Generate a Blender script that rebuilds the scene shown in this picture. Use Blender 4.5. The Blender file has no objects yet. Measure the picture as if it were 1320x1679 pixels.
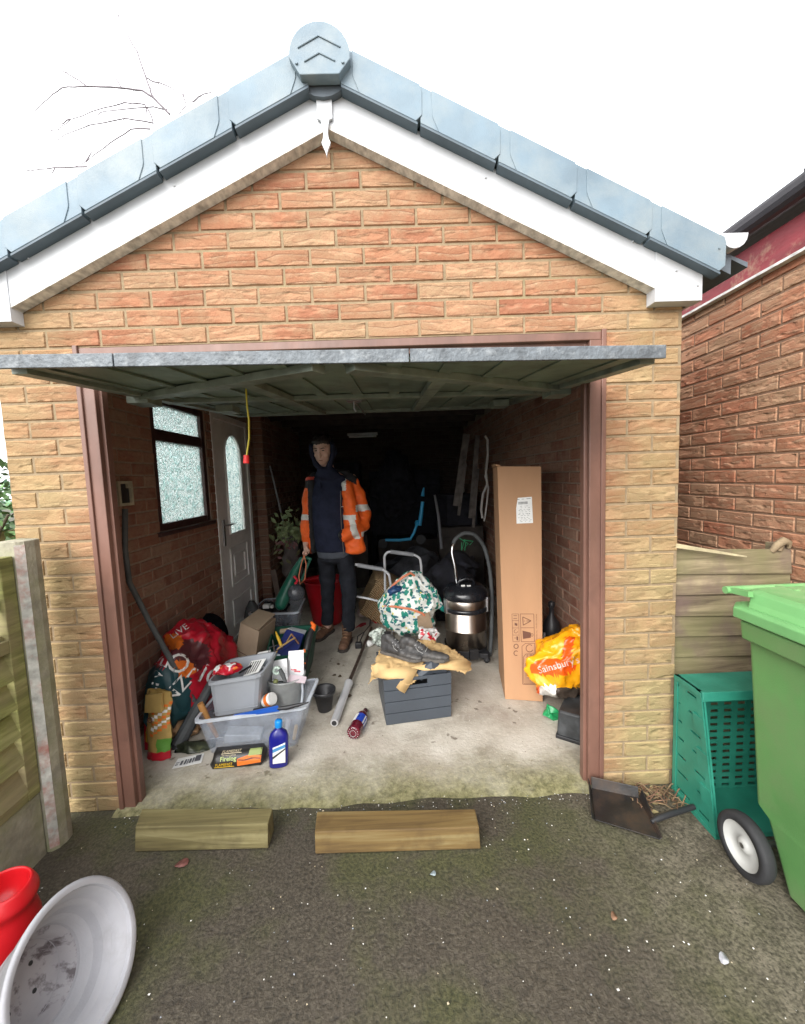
import bpy, bmesh, math, random
from mathutils import Vector, Matrix, noise, Euler
from mathutils.bvhtree import BVHTree
R=math.radians
sc=bpy.context.scene
COL=sc.collection
# ---------------------------------------------------------------- camera
CAM=Vector((0.2044,-1.7847,1.4956))
yaw,pit,rol,FPX=0.01474,0.0860,-0.03661,663.7
fw=Vector((math.sin(yaw)*math.cos(pit),math.cos(yaw)*math.cos(pit),-math.sin(pit)))
r0=Vector((math.cos(yaw),-math.sin(yaw),0)); u0=r0.cross(fw)
rx=r0*math.cos(rol)+u0*math.sin(rol); ux=-r0*math.sin(rol)+u0*math.cos(rol)
cd=bpy.data.cameras.new('camera'); cam=bpy.data.objects.new('camera',cd); COL.objects.link(cam)
m3=Matrix((rx,ux,-fw)).transposed()
cam.matrix_world=Matrix.Translation(CAM)@m3.to_4x4()
cd.sensor_fit='HORIZONTAL'; cd.sensor_width=36; cd.lens=36*FPX/1320
cd.clip_start=0.05; cd.clip_end=500
sc.camera=cam
# ---------------------------------------------------------------- world, sun, exposure
CLOUD=7.5
w=bpy.data.worlds.new('World'); sc.world=w; w.use_nodes=True
nt=w.node_tree; bg=nt.nodes['Background']
sky=nt.nodes.new('ShaderNodeTexSky'); sky.sky_type='NISHITA'; sky.sun_disc=False
SUN_EL,SUN_AZ=33,208
sky.sun_elevation=R(SUN_EL); sky.sun_rotation=R(SUN_AZ); sky.air_density=1.0; sky.dust_density=3.0
hs=nt.nodes.new('ShaderNodeHueSaturation'); hs.inputs['Saturation'].default_value=0.22
nt.links.new(sky.outputs[0],hs.inputs['Color'])
# bright even cloud deck over the Nishita sky
cn=nt.nodes.new('ShaderNodeTexNoise'); cn.inputs['Scale'].default_value=2.; tcw=nt.nodes.new('ShaderNodeTexCoord'); nt.links.new(tcw.outputs['Generated'],cn.inputs['Vector'])
cr_=nt.nodes.new('ShaderNodeValToRGB'); nt.links.new(cn.outputs['Fac'],cr_.inputs[0])
for e_,p_,c_ in zip(cr_.color_ramp.elements,(.3,.7),((.88,.91,.95,1),(1,1,1,1))): e_.position=p_; e_.color=c_
cm=nt.nodes.new('ShaderNodeVectorMath'); cm.operation='SCALE'; cm.inputs['Scale'].default_value=CLOUD; nt.links.new(cr_.outputs[0],cm.inputs[0])
wm=nt.nodes.new('ShaderNodeMix'); wm.data_type='RGBA'; wm.inputs[0].default_value=.8; nt.links.new(hs.outputs[0],wm.inputs[6]); nt.links.new(cm.outputs[0],wm.inputs[7]); nt.links.new(wm.outputs[2],bg.inputs[0])
bg.inputs[1].default_value=0.15
sl=bpy.data.lights.new('sun','SUN'); sl.energy=1.3; sl.angle=R(45); sl.color=(1,.975,.94)
so=bpy.data.objects.new('sun',sl); COL.objects.link(so)
az=R(SUN_AZ); el=R(SUN_EL)
sd=Vector((math.sin(az)*math.cos(el),math.cos(az)*math.cos(el),math.sin(el)))  # towards the sun
so.rotation_euler=sd.to_track_quat('Z','Y').to_euler(); so.location=(0,-3,6)
sc.view_settings.view_transform='Standard'; sc.view_settings.look='None'; sc.view_settings.exposure=1.55; sc.view_settings.gamma=1
# ---------------------------------------------------------------- helpers
FR={}
def thing(name,label,cat,loc=(0,0,0),group=None):
    o=bpy.data.objects.new(name,None); COL.objects.link(o); o.location=loc; o.empty_display_size=.05
    o['label']=label; o['category']=cat
    if group: o['group']=group
    FR[o.name]=Vector(loc); return o
def tag(o,label,cat,group=None):
    o['label']=label; o['category']=cat
    if group: o['group']=group
    return o
class G:
    def __init__(s,M=None): s.v=[];s.f=[];s.m=[];s.s=[];s.M=M or Matrix()
    def add(s,vs,fs,mi=0,sm=False,M=None):
        T=s.M@M if M is not None else s.M; b=len(s.v)
        s.v+=[T@Vector(p) for p in vs]
        for i,f in enumerate(fs):
            s.f.append([b+k for k in f]); s.m.append(mi if not isinstance(mi,list) else mi[i]); s.s.append(sm)
        return s
    def box(s,a,b,mi=0,M=None):
        (x0,y0,z0),(x1,y1,z1)=a,b
        vs=[(x0,y0,z0),(x1,y0,z0),(x1,y1,z0),(x0,y1,z0),(x0,y0,z1),(x1,y0,z1),(x1,y1,z1),(x0,y1,z1)]
        return s.hexa(vs,mi,M)
    def hexa(s,vs,mi=0,M=None):
        return s.add(vs,[(0,3,2,1),(4,5,6,7),(0,1,5,4),(1,2,6,5),(2,3,7,6),(3,0,4,7)],mi,False,M)
    def prism(s,poly,ax,a,b,mi=0,M=None):
        def P(p,t):
            return {'x':(t,p[0],p[1]),'y':(p[0],t,p[1]),'z':(p[0],p[1],t)}[ax]
        n=len(poly); vs=[P(p,a) for p in poly]+[P(p,b) for p in poly]
        fs=[tuple(range(n)),tuple(range(2*n-1,n-1,-1))]+[(i,i+n,(i+1)%n+n,(i+1)%n) for i in range(n)]
        return s.add(vs,fs,mi,False,M)
    def bar(s,p,q,w,h,up=(0,0,1),mi=0):
        p=Vector(p);q=Vector(q);d=(q-p).normalized();sd=d.cross(Vector(up)).normalized()*w/2;u=sd.cross(d).normalized()*h/2
        vs=[p-sd-u,p+sd-u,p+sd+u,p-sd+u,q-sd-u,q+sd-u,q+sd+u,q-sd+u]
        return s.add(vs,[(0,1,2,3),(7,6,5,4),(0,4,5,1),(1,5,6,2),(2,6,7,3),(3,7,4,0)],mi)
    def tube(s,pts,r,n=8,mi=0,sm=True,closed=False,cap=True):
        pts=[Vector(p) for p in pts]; k=len(pts)
        rr=r if isinstance(r,(list,tuple)) else [r]*k
        vs=[];N=None
        for i,p in enumerate(pts):
            if closed: t=pts[(i+1)%k]-pts[i-1]
            else: t=pts[min(i+1,k-1)]-pts[max(i-1,0)]
            t=t.normalized() if t.length>1e-9 else Vector((0,0,1))
            if N is None: N=t.orthogonal().normalized()
            else:
                N=N-t*N.dot(t); N=N.normalized() if N.length>1e-6 else t.orthogonal().normalized()
            B=t.cross(N)
            for j in range(n):
                a=2*math.pi*j/n; vs.append(p+(N*math.cos(a)+B*math.sin(a))*rr[i])
        fs=[]
        for i in range(k if closed else k-1):
            a=i*n;b=((i+1)%k)*n
            for j in range(n): fs.append((a+j,a+(j+1)%n,b+(j+1)%n,b+j))
        s.add(vs,fs,mi,sm)
        if cap and not closed:
            s.add(vs[:n],[tuple(range(n-1,-1,-1))],mi); s.add(vs[-n:],[tuple(range(n))],mi)
        return s
    def lathe(s,prof,n=24,mi=0,M=None,sm=True,sx=1,sy=1,cap=True):
        vs=[(r*sx*math.cos(2*math.pi*j/n),r*sy*math.sin(2*math.pi*j/n),z) for r,z in prof for j in range(n)]
        fs=[];ms=[]
        for i in range(len(prof)-1):
            for j in range(n):
                fs.append((i*n+j,i*n+(j+1)%n,(i+1)*n+(j+1)%n,(i+1)*n+j)); ms.append(mi[i] if isinstance(mi,list) else mi)
        s.add(vs,fs,ms,sm,M)
        m0=mi[0] if isinstance(mi,list) else mi; m1=mi[-1] if isinstance(mi,list) else mi
        if cap:
            if prof[0][0]>1e-5: s.add(vs[:n],[tuple(range(n-1,-1,-1))],m0,False,M)
            if prof[-1][0]>1e-5: s.add(vs[-n:],[tuple(range(n))],m1,False,M)
        return s
    def ball(s,c,r,n=14,mi=0,M=None):
        if not isinstance(r,(tuple,list)): r=(r,r,r)
        k=n//2; prof=[(math.sin(math.pi*i/k),-math.cos(math.pi*i/k)) for i in range(k+1)]
        T=Matrix.Translation(c)@Matrix.Diagonal((r[0],r[1],r[2],1))
        if M is not None: T=M@T
        return s.lathe([(max(a,1e-4),b) for a,b in prof],n,mi,T,cap=False)
    def quad(s,a,b,c,d,mi=0,M=None): return s.add([a,b,c,d],[(0,1,2,3)],mi,False,M)
    def text(s,txt,size,M,mi=0,ext=.0,sp=1.0):
        cu=bpy.data.curves.new('t','FONT'); cu.body=txt; cu.size=size; cu.align_x='CENTER'; cu.align_y='CENTER'; cu.extrude=ext; cu.space_character=sp; cu.resolution_u=3
        o=bpy.data.objects.new('t',cu); COL.objects.link(o); bpy.context.view_layer.update()
        me=bpy.data.meshes.new_from_object(o.evaluated_get(bpy.context.evaluated_depsgraph_get()))
        s.add([v.co.copy() for v in me.vertices],[tuple(p.vertices) for p in me.polygons],mi,False,M)
        bpy.data.objects.remove(o); bpy.data.curves.remove(cu); bpy.data.meshes.remove(me); return s
    def build(s,name,mats,parent=None,bevel=0,sub=0,sol=0,seg=2):
        me=bpy.data.meshes.new(name); 
        if not isinstance(mats,(list,tuple)): mats=[mats]
        if parent is not None: og=FR[parent.name]
        else:
            xs=[p.x for p in s.v];ys=[p.y for p in s.v];zs=[p.z for p in s.v]
            og=Vector(((min(xs)+max(xs))/2,(min(ys)+max(ys))/2,min(zs)))
        me.from_pydata([p-og for p in s.v],[],s.f); me.validate()
        for m in mats: me.materials.append(m)
        if len(me.polygons)==len(s.f):
            me.polygons.foreach_set('material_index',s.m); me.polygons.foreach_set('use_smooth',s.s)
        me.update()
        o=bpy.data.objects.new(name,me); COL.objects.link(o); FR[o.name]=og
        if parent is not None: o.parent=parent
        else: o.location=og
        if sol:
            m=o.modifiers.new('s','SOLIDIFY'); m.thickness=sol
        if bevel:
            m=o.modifiers.new('b','BEVEL'); m.width=bevel; m.segments=seg; m.limit_method='ANGLE'; m.angle_limit=R(40)
        if sub:
            m=o.modifiers.new('u','SUBSURF'); m.levels=sub; m.render_levels=sub
        return o
    def remesh(s,vox,smooth=2,fac=.5):
        me=bpy.data.meshes.new('tmp'); me.from_pydata(s.v,[],s.f); o=bpy.data.objects.new('tmp',me); COL.objects.link(o)
        m=o.modifiers.new('r','REMESH'); m.mode='VOXEL'; m.voxel_size=vox
        if smooth:
            m=o.modifiers.new('m','SMOOTH'); m.iterations=smooth; m.factor=fac
        bpy.context.view_layer.update()
        me2=bpy.data.meshes.new_from_object(o.evaluated_get(bpy.context.evaluated_depsgraph_get()))
        g=G(); g.add([v.co.copy() for v in me2.vertices],[tuple(p.vertices) for p in me2.polygons],0,True)
        bpy.data.objects.remove(o); bpy.data.meshes.remove(me); bpy.data.meshes.remove(me2); return g
    def disp(s,fn):
        s.v=[fn(p) for p in s.v]; return s
    def paint(s,fn):
        for i,f in enumerate(s.f):
            c=Vector((0,0,0))
            for k in f: c+=s.v[k]
            s.m[i]=fn(c/len(f))
        return s
    def bvh(s): return BVHTree.FromPolygons(s.v,s.f)
def decal(src,bv,d,off=.002,cuts=1):
    """drape flat lettering onto a surface: cast each vertex along d"""
    bm=bmesh.new(); vs=[bm.verts.new(p) for p in src.v]; mi=[]
    for f,m in zip(src.f,src.m):
        try: ff=bm.faces.new([vs[k] for k in f]); ff.material_index=m
        except Exception: pass
    bmesh.ops.triangulate(bm,faces=bm.faces[:])
    for _ in range(cuts): bmesh.ops.subdivide_edges(bm,edges=bm.edges[:],cuts=1,use_grid_fill=True)
    d=Vector(d).normalized(); g=G()
    bm.verts.ensure_lookup_table(); bm.verts.index_update(); hit=[]
    for v in bm.verts:
        h=bv.ray_cast(v.co-d*.3,d,.8)
        hit.append(h[0] is not None); v.co=(h[0]-d*off) if h[0] is not None else v.co
    g.v=[v.co.copy() for v in bm.verts]
    for f in bm.faces:
        ids=[v.index for v in f.verts]
        if all(hit[k] for k in ids) and max((g.v[ids[0]]-g.v[k]).length for k in ids)<.06:
            g.f.append(ids); g.m.append(f.material_index); g.s.append(False)
    bm.free(); return g
# ---------------------------------------------------------------- materials
def NT(name):
    m=bpy.data.materials.new(name); m.use_nodes=True; t=m.node_tree; b=t.nodes['Principled BSDF']
    tc=t.nodes.new('ShaderNodeTexCoord'); return m,t,b,tc
def nz(t,vec,scale,det=4,rough=.55,dist=0.):
    n=t.nodes.new('ShaderNodeTexNoise'); n.inputs['Scale'].default_value=scale; n.inputs['Detail'].default_value=det; n.inputs['Roughness'].default_value=rough; n.inputs['Distortion'].default_value=dist
    t.links.new(vec,n.inputs['Vector']); return n.outputs['Fac']
def ramp(t,fac,stops,interp='LINEAR'):
    r=t.nodes.new('ShaderNodeValToRGB'); r.color_ramp.interpolation=interp; e=r.color_ramp.elements
    while len(e)<len(stops): e.new(.5)
    for k,(p,c) in enumerate(stops):
        e[k].position=p; e[k].color=(c[0],c[1],c[2],1) if isinstance(c,(tuple,list)) else (c,c,c,1)
    t.links.new(fac,r.inputs[0]); return r.outputs[0]
def mx(t,fac,a,b,mode='MIX'):
    n=t.nodes.new('ShaderNodeMix'); n.data_type='RGBA'; n.blend_type=mode
    for k,v in ((0,fac),(6,a),(7,b)):
        if isinstance(v,(int,float)): n.inputs[k].default_value=v
        elif isinstance(v,tuple): n.inputs[k].default_value=(v[0],v[1],v[2],1)
        else: t.links.new(v,n.inputs[k])
    return n.outputs[2]
def ma(t,op,a,b=0.,c=0.):
    n=t.nodes.new('ShaderNodeMath'); n.operation=op
    for k,v in enumerate((a,b,c)):
        if isinstance(v,(int,float)): n.inputs[k].default_value=v
        else: t.links.new(v,n.inputs[k])
    return n.outputs[0]
def mp(t,vec,sc_=(1,1,1),rot=(0,0,0),loc=(0,0,0)):
    n=t.nodes.new('ShaderNodeMapping'); n.inputs['Scale'].default_value=sc_; n.inputs['Rotation'].default_value=rot; n.inputs['Location'].default_value=loc
    t.links.new(vec,n.inputs[0]); return n.outputs[0]
def bump(t,b,h,dist=.002,st=1.,prev=None):
    n=t.nodes.new('ShaderNodeBump'); n.inputs['Strength'].default_value=st; n.inputs['Distance'].default_value=dist
    t.links.new(h,n.inputs['Height'])
    if prev is not None: t.links.new(prev,n.inputs['Normal'])
    t.links.new(n.outputs[0],b.inputs['Normal']); return n.outputs[0]
def M(name,col,rough=.6,var=.12,scale=12,bmp=0.,bs=60,metal=0.,dirt=None,dscale=5,damt=.5,spec=None,stretch=(1,1,1),coat=0):
    m,t,b,tc=NT(name); v=mp(t,tc.outputs['Object'],stretch)
    n=nz(t,v,scale,5)
    lo=tuple(c*(1-var*1.6) for c in col); hi=tuple(min(1,c*(1+var*1.6)) for c in col)
    c=ramp(t,n,[(.3,lo),(.7,hi)])
    if dirt:
        n2=nz(t,tc.outputs['Object'],dscale,6,.65); c=mx(t,ramp(t,n2,[(1-damt-.12,0.),(1-damt+.18,1.)]),c,dirt)
    t.links.new(c,b.inputs['Base Color'])
    n3=nz(t,v,scale*2.3,3); t.links.new(ma(t,'MULTIPLY_ADD',n3,.25,rough-.12),b.inputs['Roughness'])
    b.inputs['Metallic'].default_value=metal
    if spec is not None: b.inputs['Specular IOR Level'].default_value=spec
    if coat: b.inputs['Coat Weight'].default_value=coat
    if bmp: bump(t,b,nz(t,v,bs,4),bmp)
    return m
def MA(name,col,alpha,rough=.25,scale=14):
    """translucent plastic / polythene"""
    m,t,b,tc=NT(name); n=nz(t,tc.outputs['Object'],scale,4)
    t.links.new(ramp(t,n,[(.3,tuple(c*.8 for c in col)),(.7,col)]),b.inputs['Base Color'])
    t.links.new(ma(t,'MULTIPLY_ADD',n,.25,alpha-.1),b.inputs['Alpha']); b.inputs['Roughness'].default_value=rough
    return m
def brick_mat(name,pal,moss=0.,inner=False):
    m,t,b,tc=NT(name); ob=tc.outputs['Object']
    at=t.nodes.new('ShaderNodeAttribute'); at.attribute_name='bc'
    sep=t.nodes.new('ShaderNodeSeparateColor'); t.links.new(at.outputs['Color'],sep.inputs[0])
    base=ramp(t,sep.outputs[0],[(i/(len(pal)-1),c) for i,c in enumerate(pal)])
    n=nz(t,ob,9,6,.6); base=mx(t,ramp(t,n,[(.42,0.),(.68,.75)]),base,pal[-1])
    n2=nz(t,ob,30,5,.6); base=mx(t,ramp(t,n2,[(.4,0.),(.75,.5)]),base,pal[0])
    # per-brick offset of the drag marks
    off=t.nodes.new('ShaderNodeCombineXYZ')
    for k in range(3): t.links.new(ma(t,'MULTIPLY',sep.outputs[1],17.+k*9),off.inputs[k])
    va=t.nodes.new('ShaderNodeVectorMath'); va.operation='ADD'; t.links.new(mp(t,ob,(11,11,24)),va.inputs[0]); t.links.new(off.outputs[0],va.inputs[1])
    wv=t.nodes.new('ShaderNodeTexWave'); wv.bands_direction='Z'; wv.wave_profile='SAW'; wv.inputs['Scale'].default_value=.36; wv.inputs['Distortion'].default_value=7.5; wv.inputs['Detail'].default_value=1.5; wv.inputs['Detail Scale'].default_value=.9; wv.inputs['Detail Roughness'].default_value=.5
    t.links.new(va.outputs[0],wv.inputs['Vector']); cr=wv.outputs['Fac']
    msk=ramp(t,nz(t,va.outputs[0],.8,2),[(.36,0.15),(.50,1.)])
    cre=ma(t,'MULTIPLY',ramp(t,cr,[(.0,1.),(.13,0.)]),msk)  # occlusion in the deep creases, painted into the brick colour
    h=ma(t,'MULTIPLY',ma(t,'MULTIPLY',cr,msk),1.6)
    h=ma(t,'ADD',h,ma(t,'MULTIPLY',nz(t,ob,160,4),.35)); h=ma(t,'ADD',h,ma(t,'MULTIPLY',nz(t,ob,40,3),.5))
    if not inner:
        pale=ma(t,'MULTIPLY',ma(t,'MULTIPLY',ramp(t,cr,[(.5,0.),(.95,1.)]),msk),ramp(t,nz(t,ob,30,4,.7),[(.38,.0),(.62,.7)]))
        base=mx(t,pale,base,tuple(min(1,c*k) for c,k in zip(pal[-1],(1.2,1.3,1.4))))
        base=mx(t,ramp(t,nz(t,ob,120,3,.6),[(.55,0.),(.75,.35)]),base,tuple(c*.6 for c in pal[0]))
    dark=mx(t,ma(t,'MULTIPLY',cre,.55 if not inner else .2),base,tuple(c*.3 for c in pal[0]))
    if moss:
        sx=t.nodes.new('ShaderNodeSeparateXYZ'); t.links.new(ob,sx.inputs[0])
        px=ma(t,'MULTIPLY',ramp(t,ma(t,'ABSOLUTE',sx.outputs[0]),[(.0,0.),(1.,1.)]),1.)
        e=t.nodes.new('ShaderNodeMapRange'); e.inputs[1].default_value=1.0; e.inputs[2].default_value=1.3; t.links.new(ma(t,'ABSOLUTE',sx.outputs[0]),e.inputs[0])
        lo=t.nodes.new('ShaderNodeMapRange'); lo.inputs[1].default_value=1.75; lo.inputs[2].default_value=.2; t.links.new(sx.outputs[2],lo.inputs[0])
        nn=ramp(t,nz(t,ob,3.5,5,.6),[(.3,.35),(.65,1.)])
        f=ma(t,'MULTIPLY',ma(t,'MULTIPLY_ADD',lo.outputs[0],.6,.5),e.outputs[0]); f=ma(t,'MULTIPLY',f,nn)
        dark=mx(t,ma(t,'MULTIPLY',f,moss),dark,(.36,.295,.145))
    t.links.new(dark,b.inputs['Base Color']); b.inputs['Roughness'].default_value=.9; b.inputs['Specular IOR Level'].default_value=.2
    bump(t,b,h,.0055 if not inner else .004); return m
PALF=[(.30,.125,.072),(.355,.165,.092),(.375,.20,.115),(.385,.25,.148)]
m_brick=brick_mat('rustic_brick',PALF,moss=.95)
m_brickn=brick_mat('neighbour_brick',[(.36,.14,.08),(.42,.19,.11),(.44,.225,.135),(.41,.26,.16)])
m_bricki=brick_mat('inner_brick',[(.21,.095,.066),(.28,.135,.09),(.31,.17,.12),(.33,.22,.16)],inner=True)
m_mortar=M('mortar',(.27,.205,.13),.95,.12,30,.002,220,dirt=(.28,.25,.13),damt=.3,spec=.1)
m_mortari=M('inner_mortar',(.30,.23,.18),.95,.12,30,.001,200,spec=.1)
def bricks(P0,U,N,w_,z0,nz_,keep=None,seed=0,halves=True,off0=0.):
    """stretcher bond on the plane P0 + U*s, outward normal N; keep(s0,s1,z0,z1) -> clipped list of (a,b) or True"""
    rd=random.Random(seed); g=G(); cols=[]
    U=Vector(U);N=Vector(N);P0=Vector(P0); L=.225
    for k in range(nz_):
        zb=z0+k*.075+.005; zt=zb+.065; s=off0-(L/2 if k%2 else 0)-.0
        while s<w_:
            a=max(s+.005,0.); b=min(s+L-.005,w_)
            segs=[(a,b)] if b-a>.03 else []
            if keep: segs=keep(a,b,zb,zt) if segs else []
            for (a2,b2) in segs:
                if b2-a2<.02: continue
                pr=.0035+rd.random()*.003; i=.0035; j=[rd.uniform(-.0012,.0012) for _ in range(8)]
                def P(s_,z_,o): q=P0+U*s_+N*o; return (q.x,q.y,z_)
                vs=[P(a2+j[0],zb+j[1],0),P(b2+j[2],zb+j[3],0),P(b2+j[4],zt+j[5],0),P(a2+j[6],zt+j[7],0),
                    P(a2+i,zb+i,pr),P(b2-i,zb+i,pr),P(b2-i,zt-i,pr),P(a2+i,zt-i,pr)]
                flip=U.cross(Vector((0,0,1))).dot(N)<0
                fs=[(4,5,6,7),(0,1,5,4),(1,2,6,5),(2,3,7,6),(3,0,4,7)]
                if flip: fs=[f[::-1] for f in fs]
                g.add(vs,fs,0); cols.append((rd.random(),rd.random()))
            s+=L
    return g,cols
def brick_obj(name,g,cols,body,mats,parent):
    """body: G with the mortar slab"""
    nf=len(g.f); g.v+=[]; b0=len(g.v)
    g.v+=body.v; g.f+=[[b0+k for k in f] for f in body.f]; g.m+=[1]*len(body.f); g.s+=[False]*len(body.f)
    o=g.build(name,mats,parent); me=o.data
    ca=me.color_attributes.new('bc','FLOAT_COLOR','CORNER')
    arr=[]
    for i,p in enumerate(me.polygons):
        c=cols[i//5] if i<nf else (.5,.5)
        arr+=[c[0],c[1],0,1]*p.loop_total
    ca.data.foreach_set('color',arr); return o
def cut(holes):
    def k(a,b,z0,z1):
        segs=[(a,b)]
        for (h0,h1,v0,v1) in holes:
            if (z0+z1)/2>v0 and (z0+z1)/2<v1:
                ns=[]
                for (p,q) in segs:
                    if q<=h0 or p>=h1: ns.append((p,q))
                    else:
                        if p<h0: ns.append((p,h0))
                        if q>h1: ns.append((h1,q))
                segs=ns
        return segs
    return k
# ================================================================ GROUND
m,t,b,tc=NT('mossy_asphalt'); ob=tc.outputs['Object']; m_asph=m
n1=nz(t,ob,2.2,6,.6); n2=nz(t,ob,95,5,.62); n3=nz(t,ob,9,5,.6)
c=ramp(t,n2,[(.30,(.024,.020,.0145)),(.5,(.057,.047,.033)),(.72,(.105,.09,.066))])
c=mx(t,ramp(t,n1,[(.44,0.),(.58,.85)]),c,ramp(t,n2,[(.3,(.018,.021,.006)),(.7,(.085,.085,.03))]))
c=mx(t,ramp(t,n3,[(.52,0.),(.75,.5)]),c,(.065,.052,.04))
sx=t.nodes.new('ShaderNodeSeparateXYZ'); t.links.new(ob,sx.inputs[0])
# dry pale concrete margin in the right-hand corner by the bin
mrg=t.nodes.new('ShaderNodeMapRange'); mrg.inputs[1].default_value=.95; mrg.inputs[2].default_value=1.45
t.links.new(ma(t,'ADD',sx.outputs[0],ma(t,'MULTIPLY',n1,.35)),mrg.inputs[0])
c=mx(t,ma(t,'MULTIPLY',mrg.outputs[0],ramp(t,n3,[(.3,.1),(.6,.85)])),c,ramp(t,n2,[(.35,(.05,.043,.028)),(.6,(.19,.165,.12))]))
v=t.nodes.new('ShaderNodeTexVoronoi'); v.inputs['Scale'].default_value=60; t.links.new(ob,v.inputs['Vector'])
spk=ma(t,'MULTIPLY',ma(t,'LESS_THAN',v.outputs['Distance'],.11),ma(t,'GREATER_THAN',nz(t,ob,23,2),.67))
c=mx(t,ma(t,'MULTIPLY',spk,.8),c,(.55,.53,.46))
t.links.new(c,b.inputs['Base Color']); t.links.new(ramp(t,n1,[(.3,.55),(.6,.85)]),b.inputs['Roughness'])
bump(t,b,ma(t,'ADD',n2,ma(t,'MULTIPLY',n3,.8)),.005)
g=G(); N=90
def gz(x,y): 
    return (0.004*noise.noise(Vector((x*2,y*2,0))) if abs(x)<3 and abs(y)<4 else 0)
xs=[-60,-20,-8]+[-3.5+i*7/N for i in range(N+1)]+[8,20,60]; ys=[-60,-20,-8]+[-3.5+i*4/50 for i in range(51)]+[2,5.2,12,40,80]
vs=[(x,y,gz(x,y)-.004) for y in ys for x in xs]; nx=len(xs)
g.add(vs,[(j*nx+i,j*nx+i+1,(j+1)*nx+i+1,(j+1)*nx+i) for j in range(len(ys)-1) for i in range(nx-1)],0,True)
o=g.build('ground',m_asph); o['kind']='structure'
# garage floor slab
m,t,b,tc=NT('old_concrete'); ob=tc.outputs['Object']; m_conc=m
n1=nz(t,ob,4,7,.62); n2=nz(t,ob,40,6,.7); n3=nz(t,ob,1.6,5,.6)
c=ramp(t,n1,[(.3,(.32,.28,.23)),(.5,(.48,.44,.37)),(.7,(.60,.56,.49))])
c=mx(t,ramp(t,n2,[(.52,0.),(.72,.5)]),c,(.62,.58,.5)); c=mx(t,ramp(t,n3,[(.5,0.),(.7,.45)]),c,(.34,.27,.22))
c=mx(t,ramp(t,nz(t,ob,14,3),[(.66,0.),(.72,.8)]),c,(.13,.10,.075))
sx=t.nodes.new('ShaderNodeSeparateXYZ'); t.links.new(ob,sx.inputs[0])
mr=t.nodes.new('ShaderNodeMapRange'); mr.inputs[1].default_value=-2.19; mr.inputs[2].default_value=-2.50
t.links.new(ma(t,'ADD',sx.outputs[1],ma(t,'MULTIPLY',ma(t,'SUBTRACT',n1,.5),.35)),mr.inputs[0])
c=mx(t,mr.outputs[0],c,ramp(t,n2,[(.35,(.09,.085,.035)),(.65,(.26,.24,.12))]))
t.links.new(c,b.inputs['Base Color']); b.inputs['Roughness'].default_value=.85
bump(t,b,ma(t,'ADD',n2,n1),.006)
g=G(); xs=[-1.15+i*2.3/60 for i in range(61)]; ys=[-.03,-.015,.0,.03,.06,.1,.14,.2,.3,.5,1,2,3,5]
def fz(x,y):
    e=max(0,(.14-y)/.17); return .02-.026*e*e+.006*noise.noise(Vector((x*5,y*5,3)))*(1 if y<.3 else .2)
vs=[]
for y in ys:
    for x in xs:
        yy=y+(.03*noise.noise(Vector((x*4,9,0)))-.005 if y<.02 else 0); xx=x*(1.36/1.15 if y>.1 else 1)
        vs.append((xx,yy,fz(x,y)))
nx=len(xs)
g.add(vs,[(j*nx+i,j*nx+i+1,(j+1)*nx+i+1,(j+1)*nx+i) for j in range(len(ys)-1) for i in range(nx-1)],0,True)
o=g.build('garage_floor',m_conc); o['kind']='structure'
# ================================================================ GARAGE
m_white=M('white_upvc',(.50,.515,.535),.35,.05,5,dirt=(.42,.42,.40),dscale=11,damt=.27)
m_soffit=M('weathered_board',(.62,.61,.58),.8,.25,18,.002,60,stretch=(1,1,4))
m_tile=M('grey_verge_plastic',(.145,.205,.25),.48,.14,3.5,.001,300,dirt=(.21,.25,.265),dscale=6,damt=.45)
m_tiled=M('dark_roof_tile',(.10,.12,.14),.7,.15,8,.003,40)
m_brown=M('brown_gloss_paint',(.155,.078,.057),.42,.16,7,.001,50,dirt=(.10,.05,.04),dscale=4,damt=.35,stretch=(1,1,.35))
m_browni=M('dark_brown_paint',(.10,.055,.045),.5,.15,7,.001,40)
m_galv=M('flaked_grey_paint',(.10,.115,.128),.5,.25,22,.004,70,dirt=(.26,.28,.29),dscale=34,damt=.36)
m_under=M('green_grey_primer',(.15,.195,.15),.55,.22,4,.001,60,dirt=(.06,.06,.045),dscale=7,damt=.35)
m_under2=M('brace_steel',(.19,.22,.18),.5,.2,10,.001,60,dirt=(.09,.05,.03),dscale=14,damt=.3)
m_black=M('black_plastic',(.018,.018,.02),.45,.2,10,.0005,90)
m_blackr=M('black_rubber',(.02,.02,.022),.75,.2,10,.001,90)
m_chrome=M('chrome',(.75,.76,.78),.16,.05,10,metal=1.)
m_steel=M('dull_steel',(.45,.45,.46),.38,.12,14,metal=1.)
ga=thing('garage','small brick garage with white gable boards, grey verge tiles and its up-and-over door swung open','garage',(0,2.5,0))
S=.488; W2=1.4675; OP=1.13; OH=2.09
def keep_front(a,b,z0,z1):
    segs=cut([(W2-OP,W2+OP,-1,OH)])(a,b,z0,z1); out=[]
    for p,q in segs:
        lim=(3.06-z0)/S  # |x| must be below
        lo,hi=-lim+W2,lim+W2
        p2,q2=max(p,lo),min(q,hi)
        if q2-p2>.02: out.append((p2,q2))
    return out
g,cols=bricks((-W2,.006,0),(1,0,0),(0,-1,0),2*W2,-.01,42,keep_front,5,off0=0.0)
body=G()
body.box((-W2+.001,.006,-.3),(-OP,.1025,OH)); body.box((OP,.006,-.3),(W2-.001,.1025,OH))
body.prism([(-W2+.001,OH),(W2-.001,OH),(W2-.001,3.06-S*W2),(0,3.06),(-W2+.001,3.06-S*W2)],'y',.006,.1025)
brick_obj('front_wall',g,cols,body,[m_brick,m_mortar],ga)
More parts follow.
